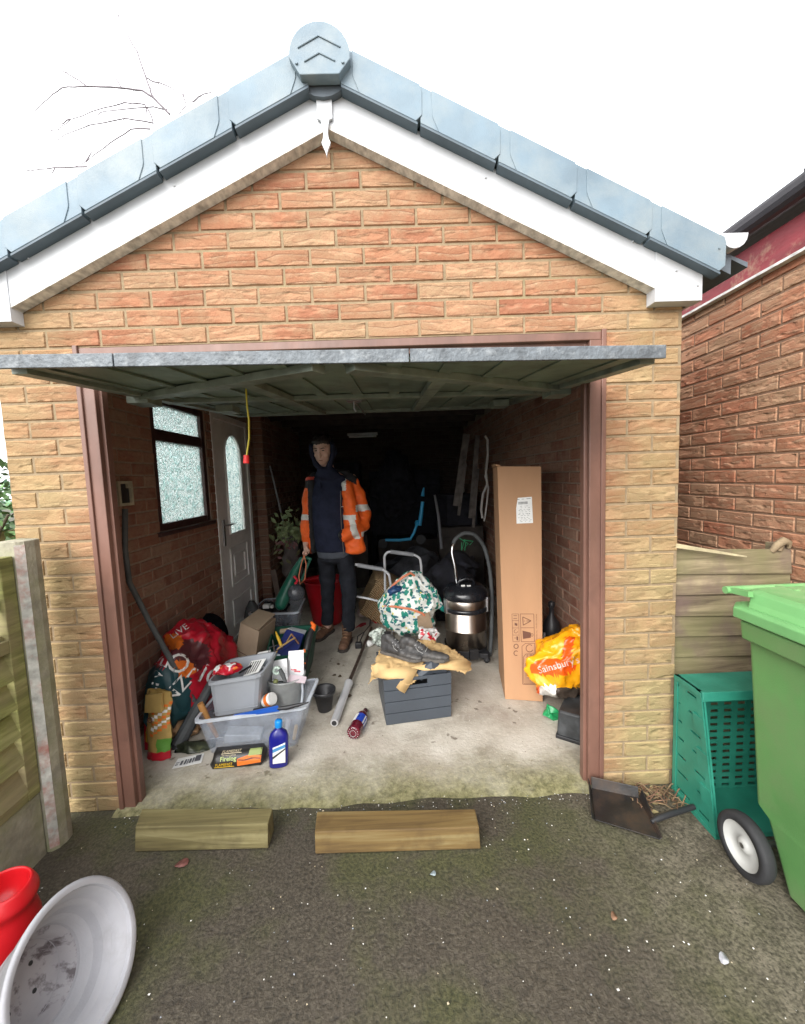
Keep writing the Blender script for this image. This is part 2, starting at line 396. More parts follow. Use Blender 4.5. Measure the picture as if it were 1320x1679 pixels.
# side and back walls: inner leaf faces and outer faces
WY0,WY1=.90,1.66; WZ0,WZ1=1.19,2.10; DY0,DY1=1.76,2.62; DZ1=2.13
def side(x,sgn,holes,name):
    y0,y1=.1035,5.0; ln=y1-y0; kp=cut([(h[0]-y0,h[1]-y0,h[2],h[3]) for h in holes])
    xin=x; xo=x+sgn*.1025
    g,cols=bricks((xin,y0,0),(0,1,0),(-sgn,0,0),ln,-.01,30,kp,3+int(sgn))
    g2,c2=bricks((xo,y0,0),(0,1,0),(sgn,0,0),ln,-.01,30,kp,8+int(sgn))
    body=G(); ys=sorted({y0,y1}|{h[0] for h in holes}|{h[1] for h in holes})
    a,bx_=min(xin,xo),max(xin,xo)
    for p,q in zip(ys[:-1],ys[1:]):
        hs_=[h for h in holes if h[0]<=p+1e-6 and h[1]>=q-1e-6]
        if not hs_: body.box((a,p,-.3),(bx_,q,2.36))
        else:
            h=hs_[0]; body.box((a,p,-.3),(bx_,q,h[2])); body.box((a,p,h[3]),(bx_,q,2.36))
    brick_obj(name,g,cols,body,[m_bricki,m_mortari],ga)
    e=G(); brick_obj('outer_brickwork',g2,c2,e,[m_brick,m_mortar],ga)
side(-1.365,-1,[(WY0,WY1,WZ0,WZ1),(DY0,DY1,-1,DZ1)],'side_wall')
side(1.365,1,[],'side_wall')
g,cols=bricks((-1.36,4.99,0),(1,0,0),(0,-1,0),2.72,-.01,40,lambda a,b,z0,z1:[(a,b)] if z0<3.0-S*max(abs(a-1.36),abs(b-1.36)) else [],31)
body=G(); body.box((-1.47,5.0,-.3),(1.47,5.1,2.36)); body.prism([(-1.46,2.37),(1.46,2.37),(0,3.06)],'y',5.0,5.1)
m_brickb=brick_mat('shaded_back_brick',[(.045,.028,.025),(.06,.038,.032),(.07,.048,.04),(.08,.06,.05)],inner=True)  # inner brick darkened, the dimness of the rear is in its colour
brick_obj('back_wall',g,cols,body,[m_brickb,M('shaded_back_mortar',(.07,.058,.05),.95)],ga)
g,cols=bricks((-1.25,2.80,0),(1,0,0),(0,-1,0),.001,-.01,1,None,3)
g,cols=bricks((-1.36,2.79,0),(1,0,0),(0,-1,0),.1,-.01,30,None,33)
body=G(); body.box((-1.359,2.79,-.1),(-1.26,3.12,2.24)); g3,c3=bricks((-1.26,2.79,0),(0,1,0),(1,0,0),.33,-.01,30,None,35)
nb=len(g.v); g.v+=g3.v; g.f+=[[nb+k for k in f] for f in g3.f]; g.m+=g3.m; g.s+=g3.s; cols+=c3
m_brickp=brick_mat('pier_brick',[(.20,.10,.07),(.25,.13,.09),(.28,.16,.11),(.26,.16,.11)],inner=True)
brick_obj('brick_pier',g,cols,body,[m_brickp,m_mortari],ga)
# roof
g=G(); T=3.13
for s in (-1,1):
    g.hexa([(0,-.06,T-.06),(s*1.62,-.06,T-.06-S*1.62),(s*1.62,5.2,T-.06-S*1.62),(0,5.2,T-.06),(0,-.06,T),(s*1.62,-.06,T-S*1.62),(s*1.62,5.2,T-S*1.62),(0,5.2,T)])
    for k in range(8):
        x=.2*k+.1; g.hexa([(s*x,-.06,T-S*x),(s*(x+.19),-.06,T-S*(x+.19)),(s*(x+.19),5.2,T-S*(x+.19)),(s*x,5.2,T-S*x),(s*x,-.06,T+.006-S*x),(s*(x+.19),-.06,T+.02-S*(x+.19)),(s*(x+.19),5.2,T+.02-S*(x+.19)),(s*x,5.2,T+.006-S*x)])
rf=g.build('roof',m_tiled,ga)
g=G()
for k in range(8):
    for s in (-1,1): g.bar((s*.02,.4+k*.6,T-.12),(s*1.40,.4+k*.6,T-.12-S*1.38),.045,.09)
    g.bar((-1.36,.42+k*.6,2.30),(1.36,.42+k*.6,2.30),.04,.09)
g.build('rafters',M('dark_timber',(.05,.035,.028),.8,.2,9),ga)
# bargeboards
def bargeboard(s):
    g=G(); xi=.0; xe=1.315; z=lambda x:2.893-S*x; H=.15
    cx=-.008
    P=lambda x,zz:(cx+s*x,zz)
    poly=[P(0.0,z(0)),P(xe,z(xe)),P(xe,3.036-S*xe),P(0.0,3.036)]
    if s<0: poly=poly[::-1]
    g.prism(poly,'y',-.056,-.038)
    g2=[P(xe,2.18),P(1.512,2.18),P(1.512,3.036-S*1.512),P(xe,3.036-S*xe)]
    if s<0: g2=g2[::-1]
    g.prism(g2,'y',-.060,.0,0)
    if s>0:
        g.box((1.50,-.0,2.19),(1.516,.12,2.36))
    for k,(x,zz) in enumerate([(.1,3.0),(.62,2.68),(1.22,2.42),(1.36,2.42),(1.40,2.30),(1.47,2.33),(1.49,2.24)]):
        g.lathe([(.004,0),(.004,.004),(.001,.006)],8,0,Matrix.Translation((cx+s*x,-.0605 if x>1.315 else -.0565,zz))@Matrix.Rotation(R(90),4,'X'))
    o=g.build('bargeboard',m_white,ga,bevel=.0015)
    g=G(); poly=[P(0.0,z(0)+.004),P(xe,z(xe)+.004),P(xe,z(xe)-.016),P(0.0,z(0)-.016)]
    if s>0: poly=poly[::-1]
    g.prism(poly,'y',-.0555,-.002); g.build('soffit_strip',m_soffit,ga)
    return o
bargeboard(1); bargeboard(-1)
g=G(); z0=2.765; cx=-.018
half=[(.0,2.765),(.004,2.785),(.013,2.805),(.018,2.818),(.0115,2.832),(.009,2.85),(.011,2.872),(.017,2.90),(.03,2.905),(.03,3.05),(0,3.05)]
poly=[(cx-a,b_) for a,b_ in half]+[(cx+a,b_) for a,b_ in reversed(half[1:-1])]
g.prism(poly,'y',-.069,-.0575); g.build('finial',m_white,ga,bevel=.001)
# verge tiles
m_vshade=M('verge_shade_grey',(.085,.115,.14),.6,.1,6)  # darker grey that stands in for the shaded underside of the tiles
cx=-.008
for s in (-1,1):
    L=.312
    for k in range(5):
        x0=.062+k*.30; x1=x0+.30
        if x0>1.55: break
        g=G(); top=lambda x:3.166-S*x; bot=lambda x:3.030-S*x
        P=lambda x,zz:(cx+s*x,zz)
        # recessed collar at the upper end, proud body with cut lower corner
        c0=x0+.050
        poly=[P(x0,bot(x0)),P(c0+.03,bot(c0+.03)),P(c0+.03,top(c0+.03)-.002),P(x0,top(x0)-.002)]
        if s<0: poly=poly[::-1]
        g.prism(poly,'y',-.1025,-.058)
        e=x1+.008
        poly=[P(c0+.020,bot(c0+.020)-.003),P(e-.026,bot(e-.026)-.003),P(e-.002,bot(e)+.030),P(e,top(e)-.02),P(e-.008,top(e-.008)),P(c0-.004,top(c0-.004)),P(c0-.004,bot(c0)+.050),P(c0,bot(c0)+.035)]
        if s<0: poly=poly[::-1]
        g.prism(poly,'y',-.106,-.057)
        g.hexa([(cx+s*x0,-.10,top(x0)-.016),(cx+s*x1,-.10,top(x1)-.016),(cx+s*x1,.05,top(x1)-.016),(cx+s*x0,.05,top(x0)-.016),(cx+s*x0,-.10,top(x0)-.002),(cx+s*x1,-.10,top(x1)-.002),(cx+s*x1,.05,top(x1)-.002),(cx+s*x0,.05,top(x0)-.002)])
        if k==4: g.lathe([(.004,0),(.004,.004)],8,0,Matrix.Translation((cx+s*(e-.03),-.1065,top(e)-.04))@Matrix.Rotation(R(90),4,'X'))
        vt=g.build('verge_tile',m_tile,ga,bevel=.002)
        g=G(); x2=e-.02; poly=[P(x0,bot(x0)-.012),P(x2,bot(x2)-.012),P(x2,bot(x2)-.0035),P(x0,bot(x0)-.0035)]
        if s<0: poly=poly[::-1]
        g.prism(poly,'y',-.104,-.057); g.build('verge_shade_strip',m_vshade,vt)  # added strip, underside shade carried by its dark colour
# ridge end cap
g=G(); c0=(-.018,3.072); r=.114
poly=[(c0[0]+r*math.cos(R(a)),c0[1]+r*math.sin(R(a))) for a in range(-8,189,12)]+[(c0[0]-.076,3.004),(c0[0]+.070,3.004)]
poly=poly[::-1]
g.prism(poly,'y',-.135,-.09)
for h,w_ in ((.062,.08),(.004,.058)):
    for s in (-1,1): g.bar((c0[0],-.1365,c0[1]+h),(c0[0]+s*w_,-.1365,c0[1]+h-w_*.5),.006,.006,(0,1,0))
for s in (-1,1): g.lathe([(.006,0),(.005,.005)],10,0,Matrix.Translation((c0[0]+s*.086,-.1355,c0[1]-.03))@Matrix.Rotation(R(90),4,'X'))
g.build('ridge_end_cap',m_tile,ga,bevel=.004)
g=G(); g.lathe([(.108,0),(.108,5.2)],20,0,Matrix.Translation((c0[0],-.085,3.066))@Matrix.Rotation(R(-90),4,'X')@Matrix.Diagonal((1,.9,1,1))); g.build('ridge_tile',m_tiled,ga)
# gutters
for s in (1,-1):
    g=G(); prof=[(math.cos(a)*.052,math.sin(a)*.052) for a in [math.pi+math.pi*i/8 for i in range(9)]]
    pr=[(s*(1.60)+p[0],2.415+p[1]) for p in prof]+[(s*1.60+p[0]*.9,2.415+p[1]*.9) for p in reversed(prof)]
    g.prism(pr,'y',-.09,5.1)
    g.prism([(s*1.6+p[0]*1.03,2.415+p[1]*1.03) for p in prof]+[(s*1.6+.054,2.42),(s*1.6-.054,2.42)],'y',-.10,-.085)
    g.build('gutter',m_white,ga)
# timber door frame
for s in (-1,1):
    g=G()
    g.box((s*OP if s<0 else 1.066,.004,-.01),(-1.066 if s<0 else OP,.07,OH))
    a,b_=sorted((s*1.068,s*1.052)); g.box((a,.028,-.01),(b_,.065,OH-.04))
    a,b_=sorted((s*1.115,s*1.135)); g.box((a,-.006,.0),(b_,.02,OH+.008))
    g.build('door_jamb',m_brown,ga,bevel=.003)
    g=G(); a,b_=sorted((s*1.125,s*1.085)); g.box((a,.071,.02),(b_,.101,2.02)); g.build('steel_door_frame',m_browni,ga,bevel=.003)
g=G(); g.box((-1.1145,.002,2.055),(1.1145,.085,OH-.002)); g.box((-1.07,.03,2.03),(1.07,.10,2.056)); g.build('door_head',m_brown,ga,bevel=.003)
# up-and-over door, open
A=lambda x,t_:Vector((x*(1+.0*t_),-.48+1.95*t_,0))
def pz(x,t_): # underside height
    return (1.857-.0165*x)*(1-t_)+2.02*t_
g=G(); nx_,ny_=24,12
def panel(g,off,x0,x1,t0,t1,th,mi=0):
    vs=[]
    for (x,t_) in ((x0,t0),(x1,t0),(x1,t1),(x0,t1)):
        p=A(x,t_); vs.append((p.x,p.y,pz(x,t_)+off))
    for (x,t_) in ((x0,t0),(x1,t0),(x1,t1),(x0,t1)):
        p=A(x,t_); vs.append((p.x,p.y,pz(x,t_)+off+th))
    g.hexa(vs,mi)
XL,XR=-1.01,1.072
panel(g,.012,XL,XR,.004,1,.008)
for k in range(11):
    x=XL+.06+k*.19; panel(g,.006,x,x+.05,.02,.985,.0065)
dr=g.build('garage_door',m_under,ga)
g=G()  # front edge strip, three lengths with open seams
for a,b_ in ((XL,-.652),(-.648,.2615),(.2655,XR)): panel(g,0,a,b_,-.004,.004,.041)
g.build('front_edge',m_galv,dr,bevel=.002)
g=G(); g.M=Matrix()
def beam(p,q,w_=.045,h=.028,dz=-.002):
    a=Vector((p[0],p[1],pz(p[0],(p[1]+.48)/1.95)-h/2+dz+.012)); c=Vector((q[0],q[1],pz(q[0],(q[1]+.48)/1.95)-h/2+dz+.012)); g.bar(a,c,w_,h)
for a,c in (((-.03,-.43),(-1.0,.22)),((.07,-.43),(1.05,.27)),((-.36,-.2),(-.34,1.40)),((.39,-.18),(.38,1.40))):
    g=G(); beam(a,c,.06); g.build('brace',m_under2,dr,bevel=.002)
for a,c in (((XL+.03,-.44),(XL+.03,1.44)),((XR-.03,-.44),(XR-.03,1.44)),((XL,1.44),(XR,1.44)),((XL,.45),(XR,.45))):
    g=G(); beam(a,c,.05,.022,-.0005 if a[1]==.45 else .001); g.build('rail',m_under2,dr,bevel=.002)
for x,y in ((-.99,.23),(1.03,.28),(-.80,.75),(.9,.9)):
    g=G(); g.box((x-.05,y-.06,pz(x,(y+.48)/1.95)-.04),(x+.05,y+.06,pz(x,(y+.48)/1.95)-.001))
    g.build('hinge_bracket',m_under2,dr,bevel=.002)
g=G(); g.box((-.05,.50,1.925),(.03,.56,1.955)); g.tube([(-.01,.53,1.925),(-.01,.53,1.89),(-.0,.53,1.87)],.006); g.bar((-.01,.53,1.93),(-.01,1.42,1.99),.008,.008); g.build('latch',m_steel,dr)
# side window
m_frame=M('brown_window_frame',(.06,.028,.024),.45,.2,8,.001,40)
m,t,b,tc=NT('obscured_glass'); ob=tc.outputs['Object']
b.inputs['Base Color'].default_value=(.93,.99,.97,1); b.inputs['Transmission Weight'].default_value=1; b.inputs['Roughness'].default_value=.08; b.inputs['IOR'].default_value=1.35
v=t.nodes.new('ShaderNodeTexVoronoi'); v.feature='DISTANCE_TO_EDGE'; v.inputs['Scale'].default_value=11
nv=t.nodes.new('ShaderNodeTexNoise'); nv.inputs['Scale'].default_value=22; t.links.new(ob,nv.inputs['Vector'])
t.links.new(mx(t,.22,ob,nv.outputs['Color'],'ADD'),v.inputs['Vector'])
gbn=bump(t,b,ramp(t,v.outputs['Distance'],[(0.,1.),(.10,.3),(.3,0.)]),.05)
m_glass=m
tr_=t.nodes.new('ShaderNodeBsdfTranslucent'); tr_.inputs[0].default_value=(.80,.95,.92,1); mxs=t.nodes.new('ShaderNodeMixShader'); mxs.inputs[0].default_value=.42
t.links.new(gbn,tr_.inputs['Normal']); t.links.new(ramp(t,v.outputs['Distance'],[(0.,(.95,1,1)),(.06,(.80,.93,.91)),(.2,(.40,.60,.58))]),tr_.inputs[0]); t.links.new(b.outputs[0],mxs.inputs[1]); t.links.new(tr_.outputs[0],mxs.inputs[2]); t.links.new(mxs.outputs[0],t.nodes['Material Output'].inputs[0])
def xbox(g,y0,y1,z0,z1,x0,x1): g.box((x0,y0,z0),(x1,y1,z1))
X0,X1=-1.425,-1.372
g=G()
for (a,b_,c,d) in ((WY0+.002,WY0+.055,WZ0+.002,WZ1-.002),(WY1-.055,WY1-.002,WZ0+.002,WZ1-.002)): xbox(g,a,b_,c,d,X0,X1)
for (c,d) in ((WZ0+.002,WZ0+.05),(WZ1-.05,WZ1-.002),(1.80,1.86)): xbox(g,WY0+.055,WY1-.055,c,d,X0+.002,X1-.002)
xbox(g,WY0+.057,WY1-.057,1.862,1.88,X0+.012,X1-.012)
wf=g.build('side_window',m_frame,ga,bevel=.003)
g=G(); xbox(g,WY0+.05,WY1-.05,WZ0+.045,1.803,-1.402,-1.396); g.build('pane',m_glass,wf)
g=G(); xbox(g,WY0+.05,WY1-.05,1.858,WZ1-.045,-1.402,-1.396); g.build('pane',m_glass,wf)
g=G(); xbox(g,WY0-.03,WY1+.03,WZ0-.03,WZ0-.001,-1.395,-1.340); g.build('sill',m_frame,wf,bevel=.003)
# side door
m_upvc=M('grimy_white_door',(.80,.79,.77),.4,.08,4,dirt=(.60,.58,.55),dscale=5,damt=.35)
g=G(); 
for (a,b_,c,d) in ((DY0+.002,DY0+.06,.02,DZ1-.002),(DY1-.06,DY1-.002,.02,DZ1-.002)): xbox(g,a,b_,c,d,-1.43,-1.355)
xbox(g,DY0+.06,DY1-.06,DZ1-.06,DZ1-.003,-1.428,-1.357); xbox(g,DY0+.06,DY1-.06,.02,.05,-1.43,-1.357)
df=g.build('side_door',m_upvc,ga,bevel=.004)
# leaf with arched opening
LY0,LY1,LZ0,LZ1=DY0+.063,DY1-.063,.053,DZ1-.063; GY0,GY1,GZ0,GZ1=2.02,2.39,1.02,1.96
g=G(); xa,xb=-1.405,-1.368
cy_=(GY0+GY1)/2; rr=(GY1-GY0)/2; arc=[(cy_-rr*math.cos(math.pi*i/16),GZ1-rr+rr*math.sin(math.pi*i/16)) for i in range(17)]
g.box((xa,LY0,LZ0),(xb,LY1,GZ0)); g.box((xa,LY0,GZ0),(xb,GY0,LZ1)); g.box((xa,GY1,GZ0),(xb,LY1,LZ1))
g.box((xa,GY0,GZ1),(xb,GY1,LZ1))
for (p,q) in zip(arc[:-1],arc[1:]): g.prism([(p[0],p[1]),(p[0],GZ1),(q[0],GZ1),(q[0],q[1])],'x',xa,xb)
lf=g.build('leaf',m_upvc,df)
g=G(); lo=[(GY0,GZ0)]+arc+[(GY1,GZ0)]
g.tube([(xb+.002,y,z) for y,z in lo],.013,6,closed=True); 
for (a,b_,c,d) in ((1.98,2.42,.52,.90),(2.06,2.34,.60,.82),(1.96,2.44,.14,.40)):
    for y0,y1,z0,z1 in ((a,a+.02,c,d),(b_-.02,b_,c,d),(a,b_,c,c+.02),(a,b_,d-.02,d)): g.box((xb,y0,z0),(xb+.012,y1,z1))
g.build('moulding',m_upvc,lf,bevel=.003)
g=G(); g.prism(lo[::-1],'x',-1.39,-1.384); g.build('pane',m_glass,lf)
g=G(); g.box((xb,1.86,.93),(xb+.012,1.90,1.17)); g.tube([(xb+.012,1.88,1.12),(xb+.045,1.88,1.12),(xb+.05,1.90,1.12),(xb+.05,2.0,1.118)],.009); g.build('handle',m_steel,lf,bevel=.002)
# socket back box on the wall
g=G(); g.box((-1.358,.52,1.40),(-1.335,.64,1.53)); 
o=thing('switch_box','small cream-edged empty socket box on the inner wall left of the window','socket box',(-1.35,.55,1.38))
g=G()
for a in ((.50,.515,1.39,1.53),(.605,.62,1.39,1.53)): g.box((-1.357,a[0],a[2]),(-1.335,a[1],a[3]))
g.box((-1.357,.515,1.39),(-1.335,.605,1.405)); g.box((-1.357,.515,1.515),(-1.335,.605,1.53)); g.box((-1.357,.58,1.49),(-1.337,.605,1.515))
g.build('frame',M('cream_plastic',(.42,.38,.28),.6,.15,20),o); g=G(); g.box((-1.357,.513,1.404),(-1.350,.607,1.517)); g.build('back_plate',m_black,o)
# ================================================================ NEIGHBOUR
nb_=thing('neighbouring_garage','red brick garage wall on the right with flaking red fascia and dark gutter','garage',(3.2,1,0))
g,cols=bricks((2.055,-4,0),(0,1,0),(-1,0,0),8.,-.03,33,None,77)
body=G(); body.box((2.055,-4,-.3),(2.15,4,2.44)); brick_obj('wall',g,cols,body,[m_brickn,M('red_mortar',(.20,.12,.075),.95,.15,30,.001,200)],nb_)
m_red=M('flaking_red_paint',(.22,.018,.025),.5,.2,8,.002,40,dirt=(.50,.40,.25),dscale=7,damt=.36,stretch=(1,.6,1.6))
g=G(); g.box((2.02,-4,2.425),(2.05,4,2.58)); g.build('fascia',m_red,nb_,bevel=.002)
g=G(); g.box((2.012,-4,2.412),(2.052,4,2.4245)); g.build('fascia_edge',m_soffit,nb_)
g=G(); prof=[(1.965+.055*math.cos(a),2.66+.055*math.sin(a)) for a in [math.pi+math.pi*i/8 for i in range(9)]]
g.prism(prof+[(2.02,2.67),(1.91,2.67)],'y',-4,4); 
for k in range(7): g.prism([(p[0]-.003,p[1]-.003) for p in prof]+[(2.024,2.68),(1.905,2.68)],'y',-3.2+k*1.03,-3.15+k*1.03)
g.build('gutter',M('dark_gutter',(.05,.045,.05),.4,.15,7),nb_)
g=G(); g.hexa([(1.98,-4,2.68),(3.6,-4,3.45),(3.6,4,3.45),(1.98,4,2.68),(1.98,-4,2.72),(3.6,-4,3.49),(3.6,4,3.49),(1.98,4,2.72)]); g.build('roof',m_tiled,nb_)
g=G(); g.box((4.4,-4,-.3),(4.5,4,2.44)); g.hexa([(3.6,-4,3.45),(5.2,-4,2.68),(5.2,4,2.68),(3.6,4,3.45),(3.6,-4,3.49),(5.2,-4,2.72),(5.2,4,2.72),(3.6,4,3.49)]); g.build('far_side',m_brickn,nb_)
# ================================================================ BOARD FENCE in the gap
m,t,b,tc=NT('weathered_fence_board'); ob=tc.outputs['Object']
gr=nz(t,mp(t,ob,(2.5,2.5,38)),1.,6,.65,.4); c=ramp(t,gr,[(.3,(.095,.07,.045)),(.5,(.21,.165,.10)),(.7,(.36,.29,.18))])
c=mx(t,ramp(t,nz(t,ob,3,4),[(.42,0.),(.6,.7)]),c,(.17,.16,.07)); c=mx(t,ramp(t,nz(t,ob,5,4),[(.5,0.),(.66,.8)]),c,(.15,.10,.085))
t.links.new(c,b.inputs['Base Color']); b.inputs['Roughness'].default_value=.85; bump(t,b,gr,.003); m_wood=m
ft=thing('board_fence','short overlapped board fence closing the gap right of the garage','fence',(1.78,.05,0))
for k in range(11):
    zt=1.115-k*.1; d=-.03; g=G()
    j=random.Random(k).uniform(-.006,.006)
    g.hexa([(1.475,.040,zt-.115),(2.045-.0*k,.046,zt-.115+d*.6-j),(2.045,.062,zt-.115+d*.6-j),(1.475,.062,zt-.115),(1.475,.052,zt),(2.045,.058,zt+d*.6-j),(2.045,.066,zt+d*.6-j),(1.475,.066,zt)])
    g.build('board',m_wood,ft,bevel=.002)
g=G(); g.box((1.98,.067,0),(2.04,.12,1.12)); g.box((1.48,.067,0),(1.53,.12,1.05)); g.build('post',m_wood,ft)
g=G(); g.bar((1.46,.015,1.142),(1.80,.02,1.075),.02,.028,(0,1,0)); g.v[4:8]=[(g.v[4]+g.v[6])/2+(v_-(g.v[4]+g.v[6])/2)*.3 for v_ in g.v[4:8]]
tag(g.build('loose_batten',M('pale_batten',(.42,.36,.22),.8,.2,14,.002,50)),'thin pale broken batten lying diagonally across the top of the board fence','batten')
g=G(); g.tube([(1.955,.06,1.085),(1.97,.05,1.115),(2.0,.05,1.135),(2.03,.055,1.125),(2.035,.06,1.10)],[.012,.017,.02,.014,.01],8); g.tube([(1.985,.055,1.09),(1.99,.05,1.115)],.012)
tag(g.build('rag',m_mortar),'small bundle of pale cloth caught on top of the board fence by the wall','rag')
# ================================================================ LEFT POST AND FENCE PANEL
m_post=M('grey_concrete',(.30,.28,.21),.9,.2,14,.003,90,dirt=(.20,.21,.09),dscale=5,damt=.45)
m_paint=M('white_paint_with_red_drips',(.42,.42,.38),.7,.2,30,.002,60,dirt=(.34,.08,.05),dscale=13,damt=.42)
lp=thing('concrete_post','grey concrete fence post with white and red paint down one edge, by the garage corner','post',(-1.32,-.15,0))
g=G(); g.prism([(-1.37,-.20),(-1.285,-.20),(-1.265,-.182),(-1.258,-.145),(-1.262,-.115),(-1.37,-.08)],'z',-.02,1.30); g.build('shaft',m_post,lp,bevel=.004)
g=G(); g.prism([(-1.287,-.2035),(-1.263,-.1825),(-1.265,-.179),(-1.286,-.2)],'z',.01,1.285); g.build('paint_stripe',m_paint,lp)
m,t,b,tc=NT('green_treated_timber'); ob=tc.outputs['Object']
gr=nz(t,mp(t,ob,(3,3,30)),1.,6,.65,.3); c=ramp(t,gr,[(.3,(.10,.10,.03)),(.5,(.20,.20,.06)),(.7,(.34,.33,.13))])
c=mx(t,ramp(t,nz(t,ob,4,4),[(.45,0.),(.65,.75)]),c,(.22,.17,.10)); t.links.new(c,b.inputs['Base Color']); b.inputs['Roughness'].default_value=.85; bump(t,b,gr,.003); m_gw=m
fp=thing('fence_panel','mossy green slatted fence panel with lattice top, running from the concrete post toward the viewer','fence',(-1.36,-1.1,0))
g=G(); x=-1.318
g.box((x-.02,-.26,.27),(x+.025,-.205,1.245)); g.box((x-.02,-2.0,.27),(x+.025,-1.95,1.245)); g.box((x-.02,-1.95,1.20),(x+.025,-.26,1.245)); g.box((x-.02,-1.95,.27),(x+.025,-.26,.32)); g.box((x-.02,-1.95,.88),(x+.025,-.26,.93))
g.build('panel_frame',m_gw,fp,bevel=.003)
g=G()
for k in range(5):
    z=.315+k*.115; g.hexa([(x+.022,-1.95,z-.004),(x+.030,-1.95,z-.004),(x+.030,-.26,z-.004),(x+.022,-.26,z-.004),(x-.024,-1.95,z+.118),(x-.016,-1.95,z+.118),(x-.016,-.26,z+.118),(x-.024,-.26,z+.118)])
g.build('slats',m_gw,fp)
g=G()
for k in range(-2,16):
    y=-1.95+k*.14
    for s in (1,-1):
        p=[(y,.93),(y+.27*s,1.2)] 
        (a,za),(c_,zc)=p
        lo_,hi_=-1.95,-.26
        def cl(y_,z_,y2,z2):
            if y_<lo_: z_+= (lo_-y_)*(z2-z_)/(y2-y_); y_=lo_
            if y_>hi_: z_+= (hi_-y_)*(z2-z_)/(y2-y_); y_=hi_
            return y_,z_
        if (a<lo_ and c_<lo_) or (a>hi_ and c_>hi_): continue
        a1,z1=cl(a,za,c_,zc); a2,z2=cl(c_,zc,a,za)
        g.bar((x+.004*s,a1,z1),(x+.004*s,a2,z2),.03,.0075,(1,0,0))
g.build('lattice',m_gw,fp)
g=G(); g.box((-1.36,-2.0,-.02),(-1.30,-.203,.265)); g.build('gravel_board',m_post,fp,bevel=.004)
# ================================================================ VEGETATION outside the left wall
def leafclump(name,label,cat,c,r,n,col,seed,sz=.03,trunk=None,gap=True):
    rd=random.Random(seed); root=thing(name,label,cat,(c[0],c[1],0)); g=G()
    for i in range(n):
        while True:
            p=Vector((rd.uniform(-1,1),rd.uniform(-1,1),rd.uniform(-1,1)))
            if p.length<1 and noise.noise(Vector((p.x*2.5+seed,p.y*2.5,p.z*2.5)))>-.15*(1.6-p.length): break
        q=Vector((c[0]+p.x*r[0],c[1]+p.y*r[1],c[2]+p.z*r[2])); d=Vector((rd.gauss(0,1),rd.gauss(0,1),rd.gauss(0,1))).normalized(); e=d.orthogonal().normalized(); s=sz*rd.uniform(.6,1.3)
        g.add([q-e*s*.5,q+d*s,q+e*s*.5,q-d*s],[(0,1,2,3)],rd.choice((0,0,1)))
    g.build('foliage',[M(name+'_leaf',col,.55,.3,30),M(name+'_leaf_pale',tuple(min(1,k*2.1) for k in col),.55,.3,30)],root)
    g=G()
    for k in range(6):
        a=rd.uniform(0,6.28); g.tube([(c[0],c[1],0),(c[0]+.1*math.cos(a),c[1]+.1*math.sin(a),c[2]*.6),(c[0]+r[0]*.7*math.cos(a),c[1]+r[1]*.7*math.sin(a),c[2]+r[2]*.4)],[.03,.02,.008],6)
    g.build('stems',M(name+'_bark',(.10,.08,.05),.8),root); return root
leafclump('shrub','leafy green shrub beyond the garage corner, behind the left fence','shrub',(-2.75,.75,1.05),(.7,.9,.75),4200,(.07,.13,.045),3)
leafclump('shrub','dark green bushy shrub outside the obscured side window','shrub',(-3.1,3.2,1.0),(.7,1.7,1.0),5200,(.06,.13,.07),5,.04)
fb=thing('boundary_fence','far yellow-green timber fence seen past the left garage corner','fence',(-2.4,1.2,0))
g=G()
for k in range(12): g.box((-2.35,.35,.05+k*.1),(-2.33,5.5,.142+k*.1))
g.build('boards',m_gw,fb); g=G()
for y in (.4,2.2,4.0,5.4):
    g=G(); g.box((-2.33,y,0),(-2.27,y+.08,1.28)); g.build('post',m_gw,fb)
# bare tree behind the garage (limbs traced at their real distance, 7 m back)
tr=thing('bare_tree','leafless tree with thin arching twigs rising behind the left roof slope','tree',(-2.0,6.4,0))
def PX(u,v,y):
    d=fw+rx*((u-660)/FPX)-ux*((v-840)/FPX); return CAM+d*((y-CAM.y)/d.y)
m_bark=M('pale_bark',(.17,.145,.16),.8,.15,12)
g=G(); g.tube([(-2.0,6.4,-.1),(-1.95,6.4,1.6),(-1.9,6.4,3.0),PX(290,205,6.4)],[.09,.07,.04,.016],8); g.build('trunk',m_bark,tr)
L=[[(278,188),(262,172),(248,155),(240,130),(225,85),(205,50),(195,32),(188,10)],[(258,165),(235,150),(200,144),(145,142),(110,143),(85,155),(58,182)],[(145,142),(120,128),(95,114),(65,95)],
[(252,200),(238,172),(205,168),(170,178),(115,196),(95,212),(75,218)],[(252,202),(205,194),(150,206),(105,222),(75,242)],[(248,210),(215,213),(180,235),(140,265),(122,275)],[(142,273),(90,275),(50,280),(10,278)],
[(242,130),(270,140),(300,155),(317,168)],[(317,168),(330,155),(345,152),(355,158)],[(238,172),(240,196)],[(200,144),(188,128),(180,105)],[(300,155),(305,175),(290,190)],[(275,180),(240,176),(170,182),(160,190)],[(115,196),(98,204)],[(140,265),(150,250),(128,240)],[(90,275),(85,285)]]
rd=random.Random(4); g=G()
for li,pl in enumerate(L):
    y=6.4+(li%5)*.12
    P=[PX(u,v,y) for u,v in pl]; Q=[]
    for a,b_ in zip(P[:-1],P[1:]):
        for t_ in (0,.33,.66): Q.append(a.lerp(b_,t_)+Vector((rd.gauss(0,.008),0,rd.gauss(0,.008))))
    Q.append(P[-1]); r=.021 if li<2 else .014
    g.tube(Q,[r*(1-.75*i/len(Q)) for i in range(len(Q))],5)
    for q in Q[2:]:
        if rd.random()<.4:
            e=q+Vector((rd.gauss(0,.1),rd.gauss(0,.05),rd.gauss(.02,.08))); g.tube([q,q.lerp(e,.5)+Vector((0,0,.01)),e],[.005,.004,.003],4)
